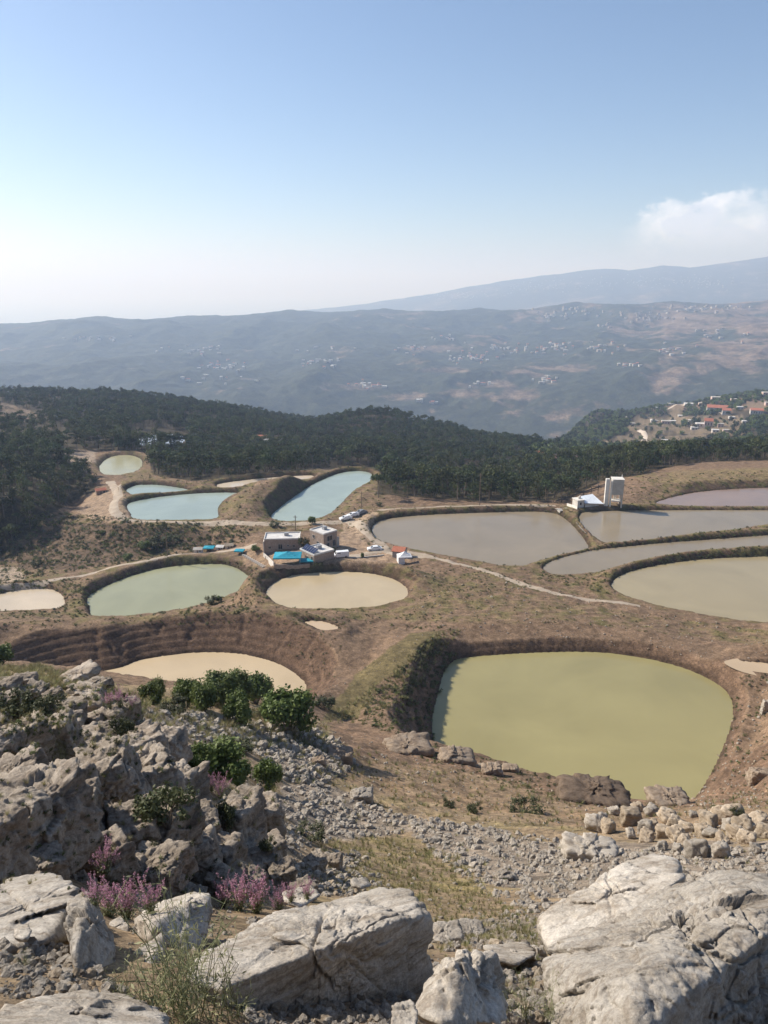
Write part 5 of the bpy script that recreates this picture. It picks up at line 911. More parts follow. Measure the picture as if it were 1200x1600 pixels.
def tall_weed(seed, n=15, hgt=.75, lean=.35):
    r = np.random.default_rng(seed); st = []; lv = []
    for i in range(n):
        a = r.uniform(0, 6.28); l = lean * r.uniform(.1, 1); hh = hgt * r.uniform(.35, 1); tip = np.array([l * math.cos(a), l * math.sin(a), hh]); b0 = r.normal(0, .05, 3) * (1, 1, 0); mid = b0 * .5 + tip * (.4, .4, .55); st.append(tube([b0 - (0, 0, .04), mid, tip], .0032, .0011, 3))
        for j in range(4):
            t = r.uniform(.3, .95); p0 = mid + (tip - mid) * max(0, t * 2 - 1) if t > .5 else b0 + (mid - b0) * t * 2; d = r.normal(0, 1, 3) * (1, 1, .4) + (0, 0, .7); d /= np.linalg.norm(d); e = p0 + d * hgt * r.uniform(.06, .18); st.append(tube([p0, e], .0018, .0008, 3)); lv.append(e)
        for j in range(6): t = r.random() * .6; lv.append(b0 + (tip - b0) * t + r.normal(0, .03, 3))
    p = np.array(lv); n_ = len(p); a = r.normal(size=(n_, 3)) + (0, 0, .5); a /= np.linalg.norm(a, axis=1)[:, None]; b = np.cross(a, r.normal(size=(n_, 3))); b /= np.linalg.norm(b, axis=1)[:, None]; s = r.uniform(.010, .028, (n_, 1)); V = np.stack([p - a * s, p - b * s * .25, p + a * s, p + b * s * .25], 1).reshape(-1, 3)
    return np_mesh('stems', *merge(st), STEM), np_mesh('leaves', V, np.arange(4 * n_).reshape(n_, 4), LEAFP)
LEAFP = noise_mat('weed_leaves', (.22, .22, .11), (.36, .35, .20), scale=10, rough=.7, bump=0, trans=.3)
TW = [tall_weed(i) for i in range(4)]
TWL = [(270, 1585, 3.0, .85, 'tall branching weed in front of the central slab'), (300, 1600, 2.8, .6, 'bushy green weed at the slab foot'), (330, 1590, 2.9, .7, 'leaning weed with bare stalks against the slab'), (240, 1600, 3.0, .55, 'weed growing beside the pitted bottom left rock'), (370, 1600, 2.8, .5, 'dry weed under the central slab'), (300, 1560, 3.3, .75, 'thin stalked weed rising past the squared block'), (200, 1560, 3.7, .3, 'small weed at the foot of the upright block'),
       (820, 1600, 3.1, .42, 'dark weed below the huge right boulder'), (860, 1606, 3.0, .38, 'dry pale weed at the foot of the huge right boulder'), (790, 1600, 3.1, .3, 'low weed beside the wedge shaped rock'), (900, 1612, 2.9, .3, 'straw coloured weed at the bottom right of centre'), (100, 1215, 12.0, 1.15, 'single tall flower stalk standing before the outcrop'), (40, 1520, 3.4, .16, 'small dry weed on the gravel at the left edge'), (285, 1612, 2.6, .5, 'green weed at the very foot of the scene')]
twp = hits([s[0] for s in TWL], [min(s[1], 1612) - 4 for s in TWL], 1.2, 60)
for i, s in enumerate(TWL):
    p = twp[i]; k = s[3] / .75 * (.9 if i == 11 else .95); o = empty('tall_weed', p, i * 1.3); o.scale = (k,) * 3; tag(o, s[4], 'weed', 'tall weeds between the rocks'); a, b = TW[i % 4]; link('stems', a, o); link('leaves', b, o)
# ------------------------------------------------------------------ buildings, cars and other made things
class MB:
    """collects boxes and prisms in local metres, links them as one mesh object"""
    def __init__(s): s.V = []; s.F = []
    def add(s, V, F): o = len(s.V); s.V += [tuple(v) for v in V]; s.F += [tuple(i + o for i in f) for f in F]; return s
    def box(s, x0, x1, y0, y1, z0, z1): return s.add([(x, y, z) for z in (z0, z1) for y in (y0, y1) for x in (x0, x1)], [(0, 2, 3, 1), (4, 5, 7, 6), (0, 1, 5, 4), (1, 3, 7, 5), (3, 2, 6, 7), (2, 0, 4, 6)])
    def bar(s, a, b, r, k=6): V, F = tube([a, b], r, r, k); s.add(V, F); s.F += [tuple(len(s.V) - len(V) + i for i in range(k))[::-1], tuple(len(s.V) - k + i for i in range(k))]; return s
    def prism(s, prof, x0, x1):
        n = len(prof); V = [(x0, y, z) for y, z in prof] + [(x1, y, z) for y, z in prof]; return s.add(V, [tuple(range(n))[::-1], tuple(range(n, 2 * n))] + [(i, (i + 1) % n, n + (i + 1) % n, n + i) for i in range(n)])
    def build(s, name, mat, parent=None, loc=None):
        me = bpy.data.meshes.new(name); me.from_pydata(s.V, [], s.F); me.materials.append(mat); me.update(); bm = bmesh.new(); bm.from_mesh(me); bmesh.ops.recalc_face_normals(bm, faces=bm.faces); bm.to_mesh(me); bm.free(); return link(name, me, parent, loc)
WALLS = noise_mat('stone_wall', (.29, .215, .17), (.40, .32, .26), scale=1.6, bump=.6, bscale=5); PLAS = noise_mat('pale_plaster', (.48, .44, .40), (.60, .56, .51), scale=.8, bump=.2); ROOFW = noise_mat('white_roof', (.50, .48, .455), (.66, .64, .61), scale=.7, bump=.15)
CONC = noise_mat('weathered_concrete', (.36, .33, .29), (.48, .45, .40), scale=.6, bump=.3); CONCW = noise_mat('pale_concrete', (.62, .58, .52), (.74, .70, .64), scale=.6, bump=.2); GLASS = noise_mat('window_glass', (.02, .025, .03), (.04, .045, .05), scale=1, rough=.12, bump=0, spec=.6)
RED = noise_mat('red_tiles', (.36, .12, .07), (.46, .18, .11), scale=2, bump=.4); BLUE = noise_mat('turquoise_cloth', (.012, .24, .33), (.02, .31, .42), scale=2, rough=.7, bump=.1); WHITEC = noise_mat('white_canvas', (.74, .74, .74), (.84, .84, .84), scale=2, rough=.7, bump=.05, trans=.2)
CARW = noise_mat('white_car_paint', (.72, .72, .72), (.80, .80, .80), scale=.5, rough=.25, bump=0, spec=.5); CARG = noise_mat('grey_car_paint', (.22, .23, .25), (.28, .29, .31), scale=.5, rough=.3, bump=0); TYRE = noise_mat('tyre_rubber', (.02, .02, .02), (.035, .035, .035), scale=5, rough=.9, bump=.1); RIM = noise_mat('rim_metal', (.4, .4, .42), (.5, .5, .52), scale=5, rough=.4, bump=0, metallic=.6)
PANEL = noise_mat('solar_cells', (.02, .03, .07), (.03, .045, .10), scale=6, rough=.15, bump=0); METAL = noise_mat('grey_metal', (.30, .30, .31), (.42, .42, .43), scale=3, rough=.5, bump=.05, metallic=.3); WOOD = noise_mat('grey_wood', (.16, .12, .09), (.26, .20, .15), scale=3, bump=.3); DARKM = noise_mat('dark_metal', (.06, .055, .05), (.10, .09, .08), scale=3, bump=.1); CORR = noise_mat('white_sheet_metal', (.66, .70, .74), (.76, .80, .84), scale=1, rough=.45, bump=0)
def G1(px, py, h0=2, h1=1750): return hits([px], [py], h0, h1)[0]
def flat_house(name, p, yaw, W, Dp, H, wins, label, wallm=None, roofm=None, door=None, tank=True, gr=None):
    """origin at the front left corner foot; front along +x, depth along +y. wins: (face, along, sill, w, h)"""
    t = empty(name, p, yaw); tag(t, label, 'house', gr); wm_ = wallm or WALLS
    MB().box(0, W, 0, Dp, -2.5, H).build('wall', wm_, t)
    MB().box(.15, W - .15, .15, Dp - .15, H + .003, H + .12).build('roof', roofm or ROOFW, t)
    for a in ((-.05, W + .05, -.05, .15), (-.05, W + .05, Dp - .15, Dp + .05), (-.05, .15, .15, Dp - .15), (W - .15, W + .05, .15, Dp - .15)): MB().box(*a, H + .003, H + .42).build('parapet', roofm or ROOFW, t)
    for fc, a, z, w_, h_ in wins:
        m = MB(); g = MB(); e = .09
        def put(mb, a0, a1, z0, z1, d0, d1):
            if fc == 'f': mb.box(a0, a1, -d1, -d0, z0, z1)
            elif fc == 'l': mb.box(-d1, -d0, a0, a1, z0, z1)
            else: mb.box(W + d0, W + d1, a0, a1, z0, z1)
        put(g, a, a + w_, z, z + h_, .004, .03); put(m, a - e, a, z - e, z + h_ + e, .003, .09); put(m, a + w_, a + w_ + e, z - e, z + h_ + e, .003, .09); put(m, a, a + w_, z + h_, z + h_ + e, .003, .09); put(m, a, a + w_, z - e, z, .003, .12); put(m, a + w_ / 2 - .03, a + w_ / 2 + .03, z, z + h_, .032, .06)
        f = m.build('window', CONC, t); g.build('pane', GLASS, f)
    if tank: MB().box(W * .55, W * .55 + 1.3, Dp * .5, Dp * .5 + 1.0, H + .13, H + 1.1).build('roof_tank', METAL, t)
    return t
# stone house with a flat white roof
p = G1(414, 868); yaw = R(4); H1 = flat_house('stone_house', p, yaw, 10.8, 6.2, 5.0, [('f', 1.2, 2.2, .7, .7), ('f', 4.2, 2.0, 1.2, 1.5), ('f', 8.6, 2.6, .6, .6), ('f', 6.9, 2.8, .5, .5), ('l', 2, 2.4, 1, 1)], 'two storey stone house with flat white roof, left of the group')
MB().box(4.2, 5.4, -.05, -.004, 0, 1.7).build('door', WOOD, H1); MB().box(-.36, -.06, -.3, 6.4, -2.5, 4.6).build('side_wall', PLAS, H1); MB().box(0.3, 10.2, -1.9, -.1, -2.4, -.2).build('terrace', CONC, H1); MB().box(.3, 10.2, -2.05, -1.92, -2.4, .5).build('terrace_rail', WALLS, H1)
# cube house, corner towards us
p = G1(506, 860); fx = R(45); H2 = flat_house('cube_house', p + np.array([0, 0, 0]), R(45), 5.4, 6.4, 4.9, [('f', 1.4, 2.6, 2.0, 1.5), ('f', 3.6, .5, 1.1, 1.9), ('f', 1.0, .6, 1.2, 1.3), ('l', 2.2, .3, 1.0, 1.9), ('l', 4.2, 2.9, .9, .9)], 'cube shaped stone house with white roof, corner towards the viewer')
MB().box(5.45, 6.8, .6, 3.4, -1, 2.5).build('porch', CONC, H2)
# low house with solar panels
p = G1(491, 884); H3 = flat_house('low_house', p, R(40), 6.6, 6.6, 2.75, [('l', .5, .5, .9, 1.8), ('l', 2.6, 1.1, .8, .8)], 'low stone house with a row of solar panels on its roof')
for i in range(6):
    y0 = .9 + i * .95; m = MB(); m.prism([(0, 0), (1.0, 0), (1.0, .02), (0, .02)], 0, 1); m = MB(); m.add([(.5, y0, 3.0), (2.2, y0, 3.95), (2.2, y0 + .82, 3.95), (.5, y0 + .82, 3.0), (.5, y0, 3.04), (2.2, y0, 3.99), (2.2, y0 + .82, 3.99), (.5, y0 + .82, 3.04)], [(0, 1, 2, 3), (4, 5, 6, 7), (0, 1, 5, 4), (1, 2, 6, 5), (2, 3, 7, 6), (3, 0, 4, 7)])
    sp = m.build('solar_panel', PANEL, H3); MB().box(2.1, 2.18, y0 + .3, y0 + .38, 2.88, 3.92).box(.55, .6, y0 + .3, y0 + .38, 2.88, 3.0).build('panel_leg', METAL, sp)
# canopies
def canopy(pc, yaw, W, Dp, H, mat, label, peaks=1, name='shade_canopy', walls=0, peak=1.1):
    t = empty(name, pc, yaw); tag(t, label, 'canopy')
    n = 12 * peaks; V = []; 
    for j in range(9):
        for i in range(n + 1):
            u = i / n * peaks; a = abs((u % 1) - .5) * 2 if i < n else 1; b = abs(j / 8 - .5) * 2; k = max(a, b); V.append((-W / 2 + W * i / n, -Dp / 2 + Dp * j / 8, H + peak * (1 - k) ** 1.35))
    V = np.array(V); i = np.arange(9 * (n + 1)).reshape(9, n + 1); f = np.stack([i[:-1, :-1], i[:-1, 1:], i[1:, 1:], i[1:, :-1]], -1).reshape(-1, 4); link('canopy_cloth', np_mesh('canopy_cloth', V, f, mat, False), t)
    MB().box(-W / 2, W / 2, -Dp / 2 - .02, -Dp / 2, H - .3, H).box(-W / 2 - .02, -W / 2, -Dp / 2, Dp / 2, H - .3, H).box(W / 2, W / 2 + .02, -Dp / 2, Dp / 2, H - .3, H).build('valance', mat, t)
    for sx in (-1, 1):
        for sy in (-1, 1): MB().bar((sx * W / 2 * .97, sy * Dp / 2 * .97, -1.2), (sx * W / 2 * .97, sy * Dp / 2 * .97, H), .05).build('pole', METAL, t)
    if walls: MB().box(-W / 2 + .02, -W / 2 + .05, -Dp / 2, Dp / 2, 0, H - .31).box(-W / 2 + .06, -W / 2 + W * .45, -Dp / 2 + .02, -Dp / 2 + .05, 0, H - .31).build('side_sheet', mat, t)
    return t
canopy(G1(448, 884) + np.array([0, 2.5, 0]), R(2), 7.2, 5.0, 1.9, BLUE, 'large turquoise canopy in front of the flat roofed stone house', 1); canopy(G1(478, 884) + np.array([0, 1.5, 0]), R(4), 3.8, 2.6, 1.2, BLUE, 'small turquoise awning between the large canopy and low house', 1, peak=.2)
canopy(G1(325, 863) + np.array([0, 1.5, 0]), R(0), 3.4, 2.8, 1.3, BLUE, 'small blue canopy left of the white hut above the sage pond', 1, peak=.3); canopy(G1(373, 868) + np.array([0, 1.5, 0]), R(-6), 2.9, 2.4, 1.3, BLUE, 'small blue canopy at the right end beside the steps', 1, peak=.2)
canopy(G1(632, 882) + np.array([0, 1.8, 0]), R(8), 3.9, 3.4, 2.1, WHITEC, 'white peaked gazebo tent with side sheets beside the red roofed shed', 1, 'gazebo_tent', 1, 1.3)
# sheds
def shed(p, yaw, W, Dp, H, rise, wm_, rm, label, cat='shed', win=True, name='shed'):
    t = empty(name, p, yaw); tag(t, label, cat); MB().prism([(0, -1.5), (Dp, -1.5), (Dp, H), (Dp / 2, H + rise), (0, H)], 0, W).build('wall', wm_, t)
    for s in (0, 1):
        y0, y1 = (-.3, Dp / 2) if s == 0 else (Dp / 2, Dp + .3); z0, z1 = (H - rise * .6 / Dp, H + rise) if s == 0 else (H + rise, H - rise * .6 / Dp)
        MB().prism([(y0, z0 + .02), (y1, z1 + .02), (y1, z1 + .14), (y0, z0 + .14)], -.25, W + .25).build('roof', rm, t)
    if win: MB().box(W * .35, W * .55, -.05, -.005, 0, H * .8).build('door', WOOD, t); MB().box(W * .7, W * .88, -.04, -.004, H * .4, H * .75).build('window', GLASS, t)
    return t
shed(G1(613, 871), R(-18), 3.4, 3.6, 2.0, .8, METAL, RED, 'small grey shed with a red tiled roof beside the tent'); shed(G1(303, 864), R(3), 2.5, 2.2, 1.1, .4, PLAS, CONC, 'low grey roofed hut at the left end above the sage pond', 'hut', name='hut')
shed(G1(338, 860), R(-4), 2.2, 2.0, 1.1, .3, ROOFW, ROOFW, 'tiny white hut between the blue canopies', 'hut', name='hut'); shed(G1(352, 858), R(8), 2.5, 2.0, 1.0, .5, PLAS, TAN, 'tiny tan roofed hut right of the white hut', 'hut', name='hut'); shed(G1(151, 774, 200, 500), R(30), 4.0, 3.0, 1.9, .6, WALLS, RED, 'small brown hut beside the track near the round far pond', 'hut', name='hut')
# garden steps
t = empty('garden_steps', G1(398, 876)); tag(t, 'row of pale stone steps climbing left of the stone house', 'steps'); q = hits(np.linspace(381, 412, 12), np.linspace(868, 886, 12), 50, 400)
for a in q: o = MB().box(-.55, .55, -.22, .22, -.25, .32).build('step', PLAS, t); o.location = Vector(a) - t.location; o.rotation_euler = (0, 0, R(25))
# low walls round the terrace
def wall_line(pts, hgt, th, mat, label, name='garden_wall'):
    P = hits([a[0] for a in pts], [a[1] for a in pts], 30, 600); m = MB(); c = P[0]
    for a, b in zip(P[:-1], P[1:]):
        d = (b - a)[:2]; L = np.hypot(*d); n = np.array([-d[1], d[0]]) / L * th / 2; V = []
        for e, z in ((a, -.8), (b, -.8), (a, hgt), (b, hgt)):
            for s in (-1, 1): V.append((e[0] + s * n[0] - c[0], e[1] + s * n[1] - c[1], e[2] + z - c[2]))
        m.add(V, [(0, 1, 3, 2), (4, 6, 7, 5), (0, 4, 5, 1), (2, 3, 7, 6), (0, 2, 6, 4), (1, 5, 7, 3)])
    o = m.build(name, mat, None, c); return tag(o, label, 'wall')
wall_line([(412, 869), (420, 876), (428, 885)], 1.1, .25, PLAS, 'low pale wall beside the turquoise canopy'); wall_line([(428, 887), (460, 888), (484, 886)], .9, .3, WALLS, 'low stone wall in front of the turquoise canopy'); wall_line([(520, 871), (560, 872), (600, 868)], .3, .4, CONC, 'long low kerb wall along the yard of the houses')
# cars
def car(p, yaw, label, paint, van=False):
    t = empty('parked_car', p, yaw); tag(t, label, 'van' if van else 'car', 'white and grey cars parked by the houses'); L, W_ = (4.9, 1.9) if van else (4.4, 1.76)
    prof = [(0, .35), (0, .8), (.25, .98), (1.0, 1.08), (1.75, 1.52), (3.1, 1.55), (4.0, 1.12), (L, .98), (L, .38)] if not van else [(0, .4), (0, 1.0), (.9, 1.15), (1.35, 1.9), (L - .1, 1.95), (L, 1.7), (L, .4)]
    m = MB(); n = len(prof); V = []
    for s, k in ((-1, 0), (-1, 1), (1, 1), (1, 0)):
        for x, z in prof: inset = .14 if z > 1.2 else (0.0 if k == 0 else 0.0); V.append((x, s * (W_ / 2 - inset - (.05 if k == 0 and z < .5 else 0)), z))
    V = V[:n] + V[3 * n:]; m.add(V, [tuple(range(n))[::-1], tuple(range(n, 2 * n))] + [(i, (i + 1) % n, n + (i + 1) % n, n + i) for i in range(n)]); b = m.build('body', paint, t)
    for s in (-1, 1):
        y = s * (W_ / 2 - .10)
        if van: V = [(1.35, y, 1.15), (2.4, y, 1.15), (2.4, y, 1.75), (1.5, y, 1.75)]
        else: V = [(1.15, y, 1.1), (3.75, y, 1.12), (3.05, y, 1.45), (1.8, y, 1.45)]
        V2 = [(x, yy + s * .03, z) for x, yy, z in V]; MB().add(V + V2, [(0, 1, 2, 3), (4, 5, 6, 7), (0, 1, 5, 4), (1, 2, 6, 5), (2, 3, 7, 6), (3, 0, 4, 7)]).build('side_window', GLASS, t)
    if van: MB().add([(.88, -.7, 1.19), (.88, .7, 1.19), (1.32, .6, 1.84), (1.32, -.6, 1.84), (.92, -.7, 1.22), (.92, .7, 1.22)], [(0, 1, 2, 3)]).build('windscreen', GLASS, t)
    else: MB().add([(1.0, -.62, 1.11), (1.0, .62, 1.11), (1.68, .56, 1.50), (1.68, -.56, 1.50)], [(0, 1, 2, 3)]).build('windscreen', GLASS, t); MB().add([(3.96, -.6, 1.17), (3.96, .6, 1.17), (3.2, .56, 1.535), (3.2, -.56, 1.535)], [(0, 1, 2, 3)]).build('rear_window', GLASS, t)
    for x in (.85, L - .9):
        for s in (-1, 1):
            w_ = empty('wheel', (x, s * (W_ / 2 - .1), .32)); w_.parent = t; MB().bar((0, -.11, 0), (0, .11, 0), .32, 14).build('tyre', TYRE, w_); MB().bar((0, s * .112, 0), (0, s * .125, 0), .19, 10).build('rim', RIM, w_)
    for s in (-1, 1): MB().box(-.03, .02, s * .62 - .18, s * .62 + .18, .62, .78).build('headlight', CORR, t)
for px_, py_, yw, lab, pm, v in [(531, 814, 25, 'white car parked nearest the long aqua pond corner', CARW, 0), (543, 809, 30, 'white car parked in the middle of the three by the pole', CARW, 0), (556, 805, 38, 'grey car parked furthest back of the three by the pole', CARG, 0), (574, 861, 8, 'white car parked alone on the yard right of the houses', CARW, 0), (519, 872, 12, 'white van parked against the low solar panel house', CARW, 1)]: car(G1(px_, py_) + np.array([0, 0, .05]), R(yw), lab, pm, v)
# poles
for px_, py_, ht, lab in [(462, 829, 5.4, 'wooden utility pole behind the flat roofed stone house'), (565, 801, 8.0, 'wooden utility pole beside the parked cars'), (749, 790, 12.0, 'tall thin mast rising from the pines behind the wide grey pond'), (262, 868, 8.5, 'thin grey pole on the brown slope above the sage pond'), (957, 655, 0, '')]:
    if ht: t = empty('utility_pole', G1(px_, py_, 20, 500)); tag(t, lab, 'pole', 'utility poles'); MB().bar((0, 0, -1), (0, 0, ht), .13, 7).build('post', WOOD, t); MB().box(-.7, .7, -.05, .05, ht - .7, ht - .55).build('crossarm', WOOD, t)
# concrete water tower
p = G1(948, 790, 100, 400); t = empty('water_tower', p, R(-6)); tag(t, 'tall pale concrete water tower with open legs beside the pond', 'tower'); Ht = 9.9
MB().box(-1.0, .35, -.4, .9, -2, Ht).build('shaft', CONCW, t); MB().box(.75, 1.25, -.8, .2, -2, Ht - .6).build('column', CONCW, t); MB().box(1.26, 5.2, -.9, 3.0, 4.3, Ht - .1).build('tank', CONC, t); MB().box(1.15, 5.3, -1.0, 3.1, Ht - .09, Ht + .08).build('tank_roof', CONCW, t)
for x, y in ((4.65, -.88), (4.65, 2.5), (1.3, 2.5)): MB().box(x, x + .5, y, y + .48, -2, 4.298).build('leg', CONC, t)
MB().box(1.7, 5.0, -.6, 2.6, 1.7, 1.95).build('landing', CONCW, t); MB().box(2.4, 2.75, 1.2, 1.5, 1.951, 4.29).build('pipe', CONCW, t); MB().box(3.1, 3.4, 1.6, 1.9, 1.951, 4.29).build('pipe', CONCW, t); MB().bar((5.0, 2.7, Ht + .08), (5.0, 2.7, Ht + 1.0), .12).build('vent', CONCW, t)
# workshop beside the tower
p = G1(902, 794, 100, 400); t = empty('workshop', p, R(16)); tag(t, 'small white workshop with a ribbed white metal lean-to roof by the tower', 'workshop')
MB().box(0, 2.6, 0, 3.6, -1.5, 2.7).build('wall', PLAS, t); MB().box(-.25, 2.7, -.2, 3.8, 2.703, 2.9).build('roof', CONCW, t); MB().box(.9, 1.6, -.04, -.004, 1.1, 2.0).build('window', GLASS, t); MB().box(1.2, 1.6, 1.6, 2.1, 2.903, 3.7).build('chimney', PLAS, t); MB().box(1.9, 2.3, 2.0, 2.4, 2.903, 3.9).build('chimney', PLAS, t)
rf = MB().add([(2.72, -.6, 1.7), (9.6, -1.6, 1.2), (8.6, 4.6, 3.3), (2.72, 3.9, 3.0), (2.72, -.6, 1.78), (9.6, -1.6, 1.28), (8.6, 4.6, 3.38), (2.72, 3.9, 3.08)], [(0, 1, 2, 3), (4, 5, 6, 7), (0, 1, 5, 4), (1, 2, 6, 5), (2, 3, 7, 6), (3, 0, 4, 7)]).build('lean_to_roof', CORR, t)
for i in range(12):
    k = (i + .5) / 12; a = np.array((2.72 + 6.88 * k, -.6 - 1.0 * k, 1.80 - .5 * k)); b = np.array((2.72 + 5.88 * k, 3.9 + .7 * k, 3.10 + .3 * k)); MB().bar(a, b, .05, 4).build('roof_rib', CORR, rf)
MB().box(3.0, 8.6, 3.4, 3.6, -1.5, 2.7).box(3.0, 8.6, -.2, 0, -1.5, 1.2).build('lean_to_wall', PLAS, t)
wall_line([(886, 790), (895, 793), (902, 796)], .9, .25, CONCW, 'short white wall left of the workshop'); shed(G1(875, 802, 100, 400), R(20), 3.4, 2.6, .9, .3, CONC, CONC, 'low grey concrete hut at the pond corner left of the workshop', 'hut', False, 'hut')
# long beam on posts
a = G1(868, 788, 100, 500); b = G1(936, 771, 100, 500) + np.array([0, 0, 1.6]); t = empty('conveyor_frame', a); tag(t, 'long dark inclined beam on posts behind the workshop', 'frame'); d = b - a; MB().bar((0, 0, 1.2), tuple(d + np.array([0, 0, 1.2])), .28, 4).build('beam', DARKM, t); MB().bar((0, .4, .5), tuple(d + np.array([0, .4, .2])), .1, 4).build('lower_beam', DARKM, t)
for k in (0.05, .25, .45, .62, .8, .97): q = d * k; MB().box(q[0] - .1, q[0] + .1, q[1] - .1, q[1] + .1, q[2] - 3.5, q[2] + 2.2).build('post', DARKM, t)
# gabled house with red roof on the red field and others in the forest
def gable(p, yaw, W, Dp, H, rise, wm_, rm, label, name='gabled_house', gr=None, win=True, cat='house'):
    t = empty(name, p, yaw); tag(t, label, cat, gr); MB().prism([(0, -6), (Dp, -6), (Dp, H), (Dp / 2, H + rise), (0, H)], 0, W).build('wall', wm_, t)
    for s in (0, 1):
        y0, y1 = (-.5, Dp / 2) if s == 0 else (Dp / 2, Dp + .5); z0, z1 = (H - rise / Dp, H + rise) if s == 0 else (H + rise, H - rise / Dp); MB().prism([(y0, z0 + .03), (y1, z1 + .03), (y1, z1 + .3), (y0, z0 + .3)], -.5, W + .5).build('roof', rm, t)
    if win:
        for i in range(max(2, int(W / 3.2))): x = (i + .5) * W / max(2, int(W / 3.2)); MB().box(x - .5, x + .5, -.06, -.01, H * .35, H * .75).build('window', GLASS, t)
    return t
gable(G1(836, 714, 300, 900), R(-15), 6.5, 5.5, 2.6, 1.8, PLAS, RED, 'house with a bright red roof beside the reddish field'); gable(G1(397, 690, 300, 900), R(-10), 9, 7, 2.5, 2, PLAS, RED, 'red roofed house half hidden in the middle forest'); gable(G1(411, 695, 300, 900), R(10), 4, 5, 3.5, .4, ROOFW, ROOFW, 'small white house beside the red roofed forest house'); gable(G1(436, 694, 300, 900), R(0), 3.5, 4, 3.5, .4, ROOFW, ROOFW, 'tiny white tower house deeper in the forest')
# village on the hill
VIL = [(1104, 646, 34, 12, 'r', 3, 'largest village building, long and pale with a red roof edge'), (1128, 649, 12, 10, 'r', 2, 'pinkish wing at the right end of the largest village building'), (1172, 648, 18, 9, 'r', 2, 'pale house with red roof at the right edge of the village'), (1100, 668, 12, 13, 'r', 3, 'tall pink house below the largest village building'), (1088, 667, 14, 6, 'w', 1, 'long low white house left of the tall pink house'), (1080, 672, 10, 5, 'w', 1, 'low white shed house below the long low one'), (1044, 634, 12, 4, 'w', 1, 'small pale house at the upper left of the village'),
       (1086, 624, 9, 4, 'w', 1, 'tiny white house on the crest above the village'), (1070, 635, 15, 5, 'w', 1, 'long grey white house above the bare field'), (1112, 628, 14, 9, 'p', 2, 'pinkish block of houses on the crest'), (1142, 629, 9, 7, 'p', 2, 'small pinkish house on the crest right of the block'), (1192, 620, 14, 8, 'p', 2, 'pale house on the crest at the right edge'), (1017, 661, 15, 5, 'w', 1, 'long white shed left of the village'), (1034, 663, 12, 6, 'p', 1, 'brownish shed beside the long white shed'), (1047, 661, 9, 4, 'w', 1, 'short white shed right of the brownish shed'), (1034, 692, 9, 5, 'w', 1, 'white hut alone in the lower field'),
       (1121, 668, 9, 7, 'p', 2, 'small house right of the tall pink house'), (1113, 676, 10, 5, 'w', 1, 'low white house under the tall pink house'), (1139, 655, 9, 4, 'w', 1, 'low building right of the pinkish wing'), (1186, 612, 8, 5, 'p', 1, 'tiny house at the top right of the village'), (1060, 652, 9, 3, 'w', 1, 'flat white shed below the long grey white house'), (1092, 634, 9, 5, 'p', 1, 'small pinkish house behind the largest village building'), (1152, 640, 9, 5, 'w', 1, 'white house between the pinkish wing and right edge house'), (1076, 660, 8, 4, 'w', 1, 'little white house at the left end of the village terraces'), (1130, 676, 9, 5, 'p', 1, 'lone brown house low on the right of the terraces'), (1160, 662, 8, 5, 'w', 1, 'white house in the trees right of the terraces'), (1196, 634, 10, 6, 'p', 2, 'two storey house in the trees at the right edge'), (1024, 640, 8, 4, 'w', 1, 'white house at the far left of the village crest'), (984, 664, 8, 3, 'p', 1, 'tiny hut in the scrub left of the village')]
PINKW = noise_mat('pink_plaster', (.50, .36, .31), (.60, .46, .40), scale=.3, bump=0)
hp_ = hits([v[0] for v in VIL], [v[1] for v in VIL], 500, 2200)
for v, hp in zip(VIL, hp_):
    dep = hp[1] * CP - hp[2] * SP; W_ = v[2] * dep / F_PX; Hh = v[3] * .8 * dep / F_PX; Dp = min(W_ * .8, 16)
    if v[4] == 'r': gable(hp, R(-20), W_, Dp, Hh, Hh * .35, PINKW if v[5] == 3 and W_ < 25 else PLAS, RED, v[6], 'village_house')
    else:
        t = empty('village_house', hp, R(-12)); tag(t, v[6], 'house'); MB().box(0, W_, 0, Dp, -8, Hh).build('wall', PINKW if v[4] == 'p' else PLAS, t); MB().box(-.3, W_ + .3, -.3, Dp + .3, Hh + .003, Hh + .5).build('roof', ROOFW if v[4] == 'w' else CONC, t)
        for fl in range(v[5]):
            n = max(2, int(W_ / 4))
            for i in range(n): x = (i + .5) * W_ / n; MB().box(x - .6, x + .6, -.08, -.01, Hh * (fl + .3) / v[5], Hh * (fl + .75) / v[5]).build('window', GLASS, t)
# houses across the valley
rv_ = np.random.default_rng(91)
CL = [(150, 528, 70, 5, 16), (300, 548, 50, 7, 18), (345, 572, 40, 7, 24), (330, 594, 60, 5, 10), (490, 568, 45, 7, 22), (500, 545, 50, 5, 8), (575, 604, 22, 5, 16), (642, 545, 22, 6, 14), (730, 560, 50, 8, 34), (700, 530, 30, 5, 10), (790, 545, 40, 8, 24), (860, 545, 40, 8, 28), (945, 508, 16, 3, 6), (900, 487, 45, 6, 26), (1010, 496, 45, 9, 36), (1100, 482, 55, 5, 40), (865, 492, 30, 8, 18), (980, 570, 30, 5, 8), (860, 594, 30, 6, 14), (740, 602, 25, 5, 8), (1050, 548, 40, 8, 14), (1120, 520, 50, 10, 12), (660, 628, 20, 4, 6), (930, 545, 40, 10, 18)]
pts = np.concatenate([np.stack([rv_.normal(c[0], c[2] * .55, c[4]), rv_.normal(c[1], c[3] * .6, c[4])], -1) for c in CL]); hv = hits(pts[:, 0], pts[:, 1], 2300, 7000, 900, fn=valley)
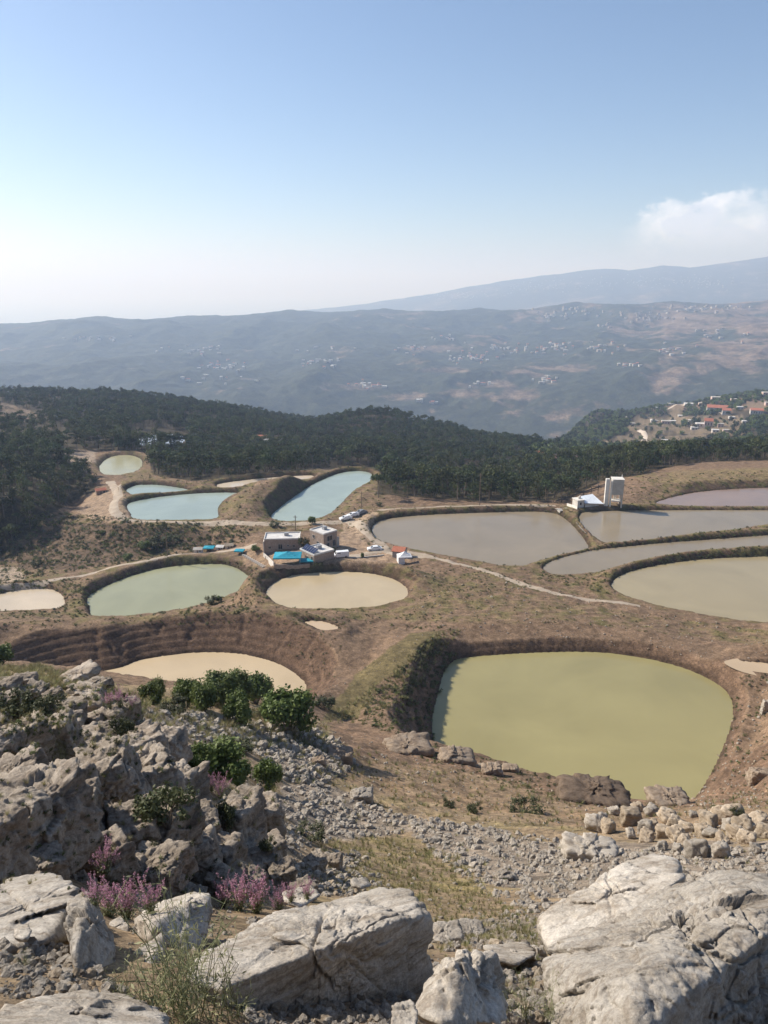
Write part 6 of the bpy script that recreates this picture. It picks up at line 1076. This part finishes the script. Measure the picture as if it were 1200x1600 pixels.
FM = [('pale', noise_mat('far_pale_wall', (.40, .37, .34), (.50, .47, .43), scale=.02, bump=0, objrand=.15)), ('tan', noise_mat('far_tan_wall', (.30, .26, .22), (.38, .33, .28), scale=.02, bump=0, objrand=.15))]
FHM = []
for j, (W_, D_, H_) in enumerate([(14, 11, 8), (18, 12, 6), (11, 11, 11), (24, 13, 7)]):
    for k, (_, mm) in enumerate(FM):
        wm_ = MB().box(-W_ / 2, W_ / 2, -D_ / 2, D_ / 2, -10, H_); rm_ = MB().box(-W_ / 2 - .4, W_ / 2 + .4, -D_ / 2 - .4, D_ / 2 + .4, H_ + .01, H_ + .8) if j % 2 else MB().prism([(-D_ / 2 - .5, H_ + .01), (D_ / 2 + .5, H_ + .01), (0, H_ + 3.2)], -W_ / 2 - .4, W_ / 2 + .4)
        a = wm_.build('wall', mm); b = rm_.build('roof', RED if (j + k) % 3 == 0 else ROOFW); FHM.append((a.data, b.data)); bpy.data.objects.remove(a); bpy.data.objects.remove(b)
d_ = np.hypot(hv[:, 0], hv[:, 1]); hv = hv[np.argsort(d_)]
for i, q in enumerate(hv[:290]):
    o = empty('hillside_house', q, rv_.uniform(-.5, .5)); s_ = rv_.uniform(.6, 1.0); o.scale = (s_,) * 3; 
    qx, qy = proj(*q); wh = 'left' if qx < 420 else 'centre left' if qx < 620 else 'middle' if qx < 780 else 'centre right' if qx < 930 else 'right'; lv = 'high on the crest' if qy < 500 else 'on the upper slopes' if qy < 540 else 'half way down' if qy < 575 else 'low'
    tag(o, 'tiny pale distant house %s, %s part of the valley' % (lv, wh), 'house', 'distant houses on the valley slopes'); a, b = FHM[rv_.integers(0, 8)]; link('wall', a, o); link('roof', b, o)
CLF = [(720, 462, 50, 7, 60), (860, 448, 70, 9, 70), (1000, 440, 70, 9, 60), (1110, 440, 60, 9, 50)]
ptf = np.concatenate([np.stack([rv_.normal(c[0], c[2] * .6, c[4]), rv_.normal(c[1], c[3] * .6, c[4])], -1) for c in CLF]); hf = hits(ptf[:, 0], ptf[:, 1], 8100, 14000, 500, fn=far_ridge); hf = hf[np.hypot(hf[:, 0], hf[:, 1]) < 12600]
BOXM = [MB().box(-9, 9, -7, 7, -12, h_).build('house', m_) for h_, m_ in ((9, FM[0][1]), (14, FM[1][1]))]; bm_ = [b.data for b in BOXM]; [bpy.data.objects.remove(b) for b in BOXM]
scatter_stuff('far_town', np.concatenate([hv[290:], hf]), np.full(len(hv[290:]) + len(hf), .8), bm_, 'scattered specks of houses on the far mountain', seed=12)
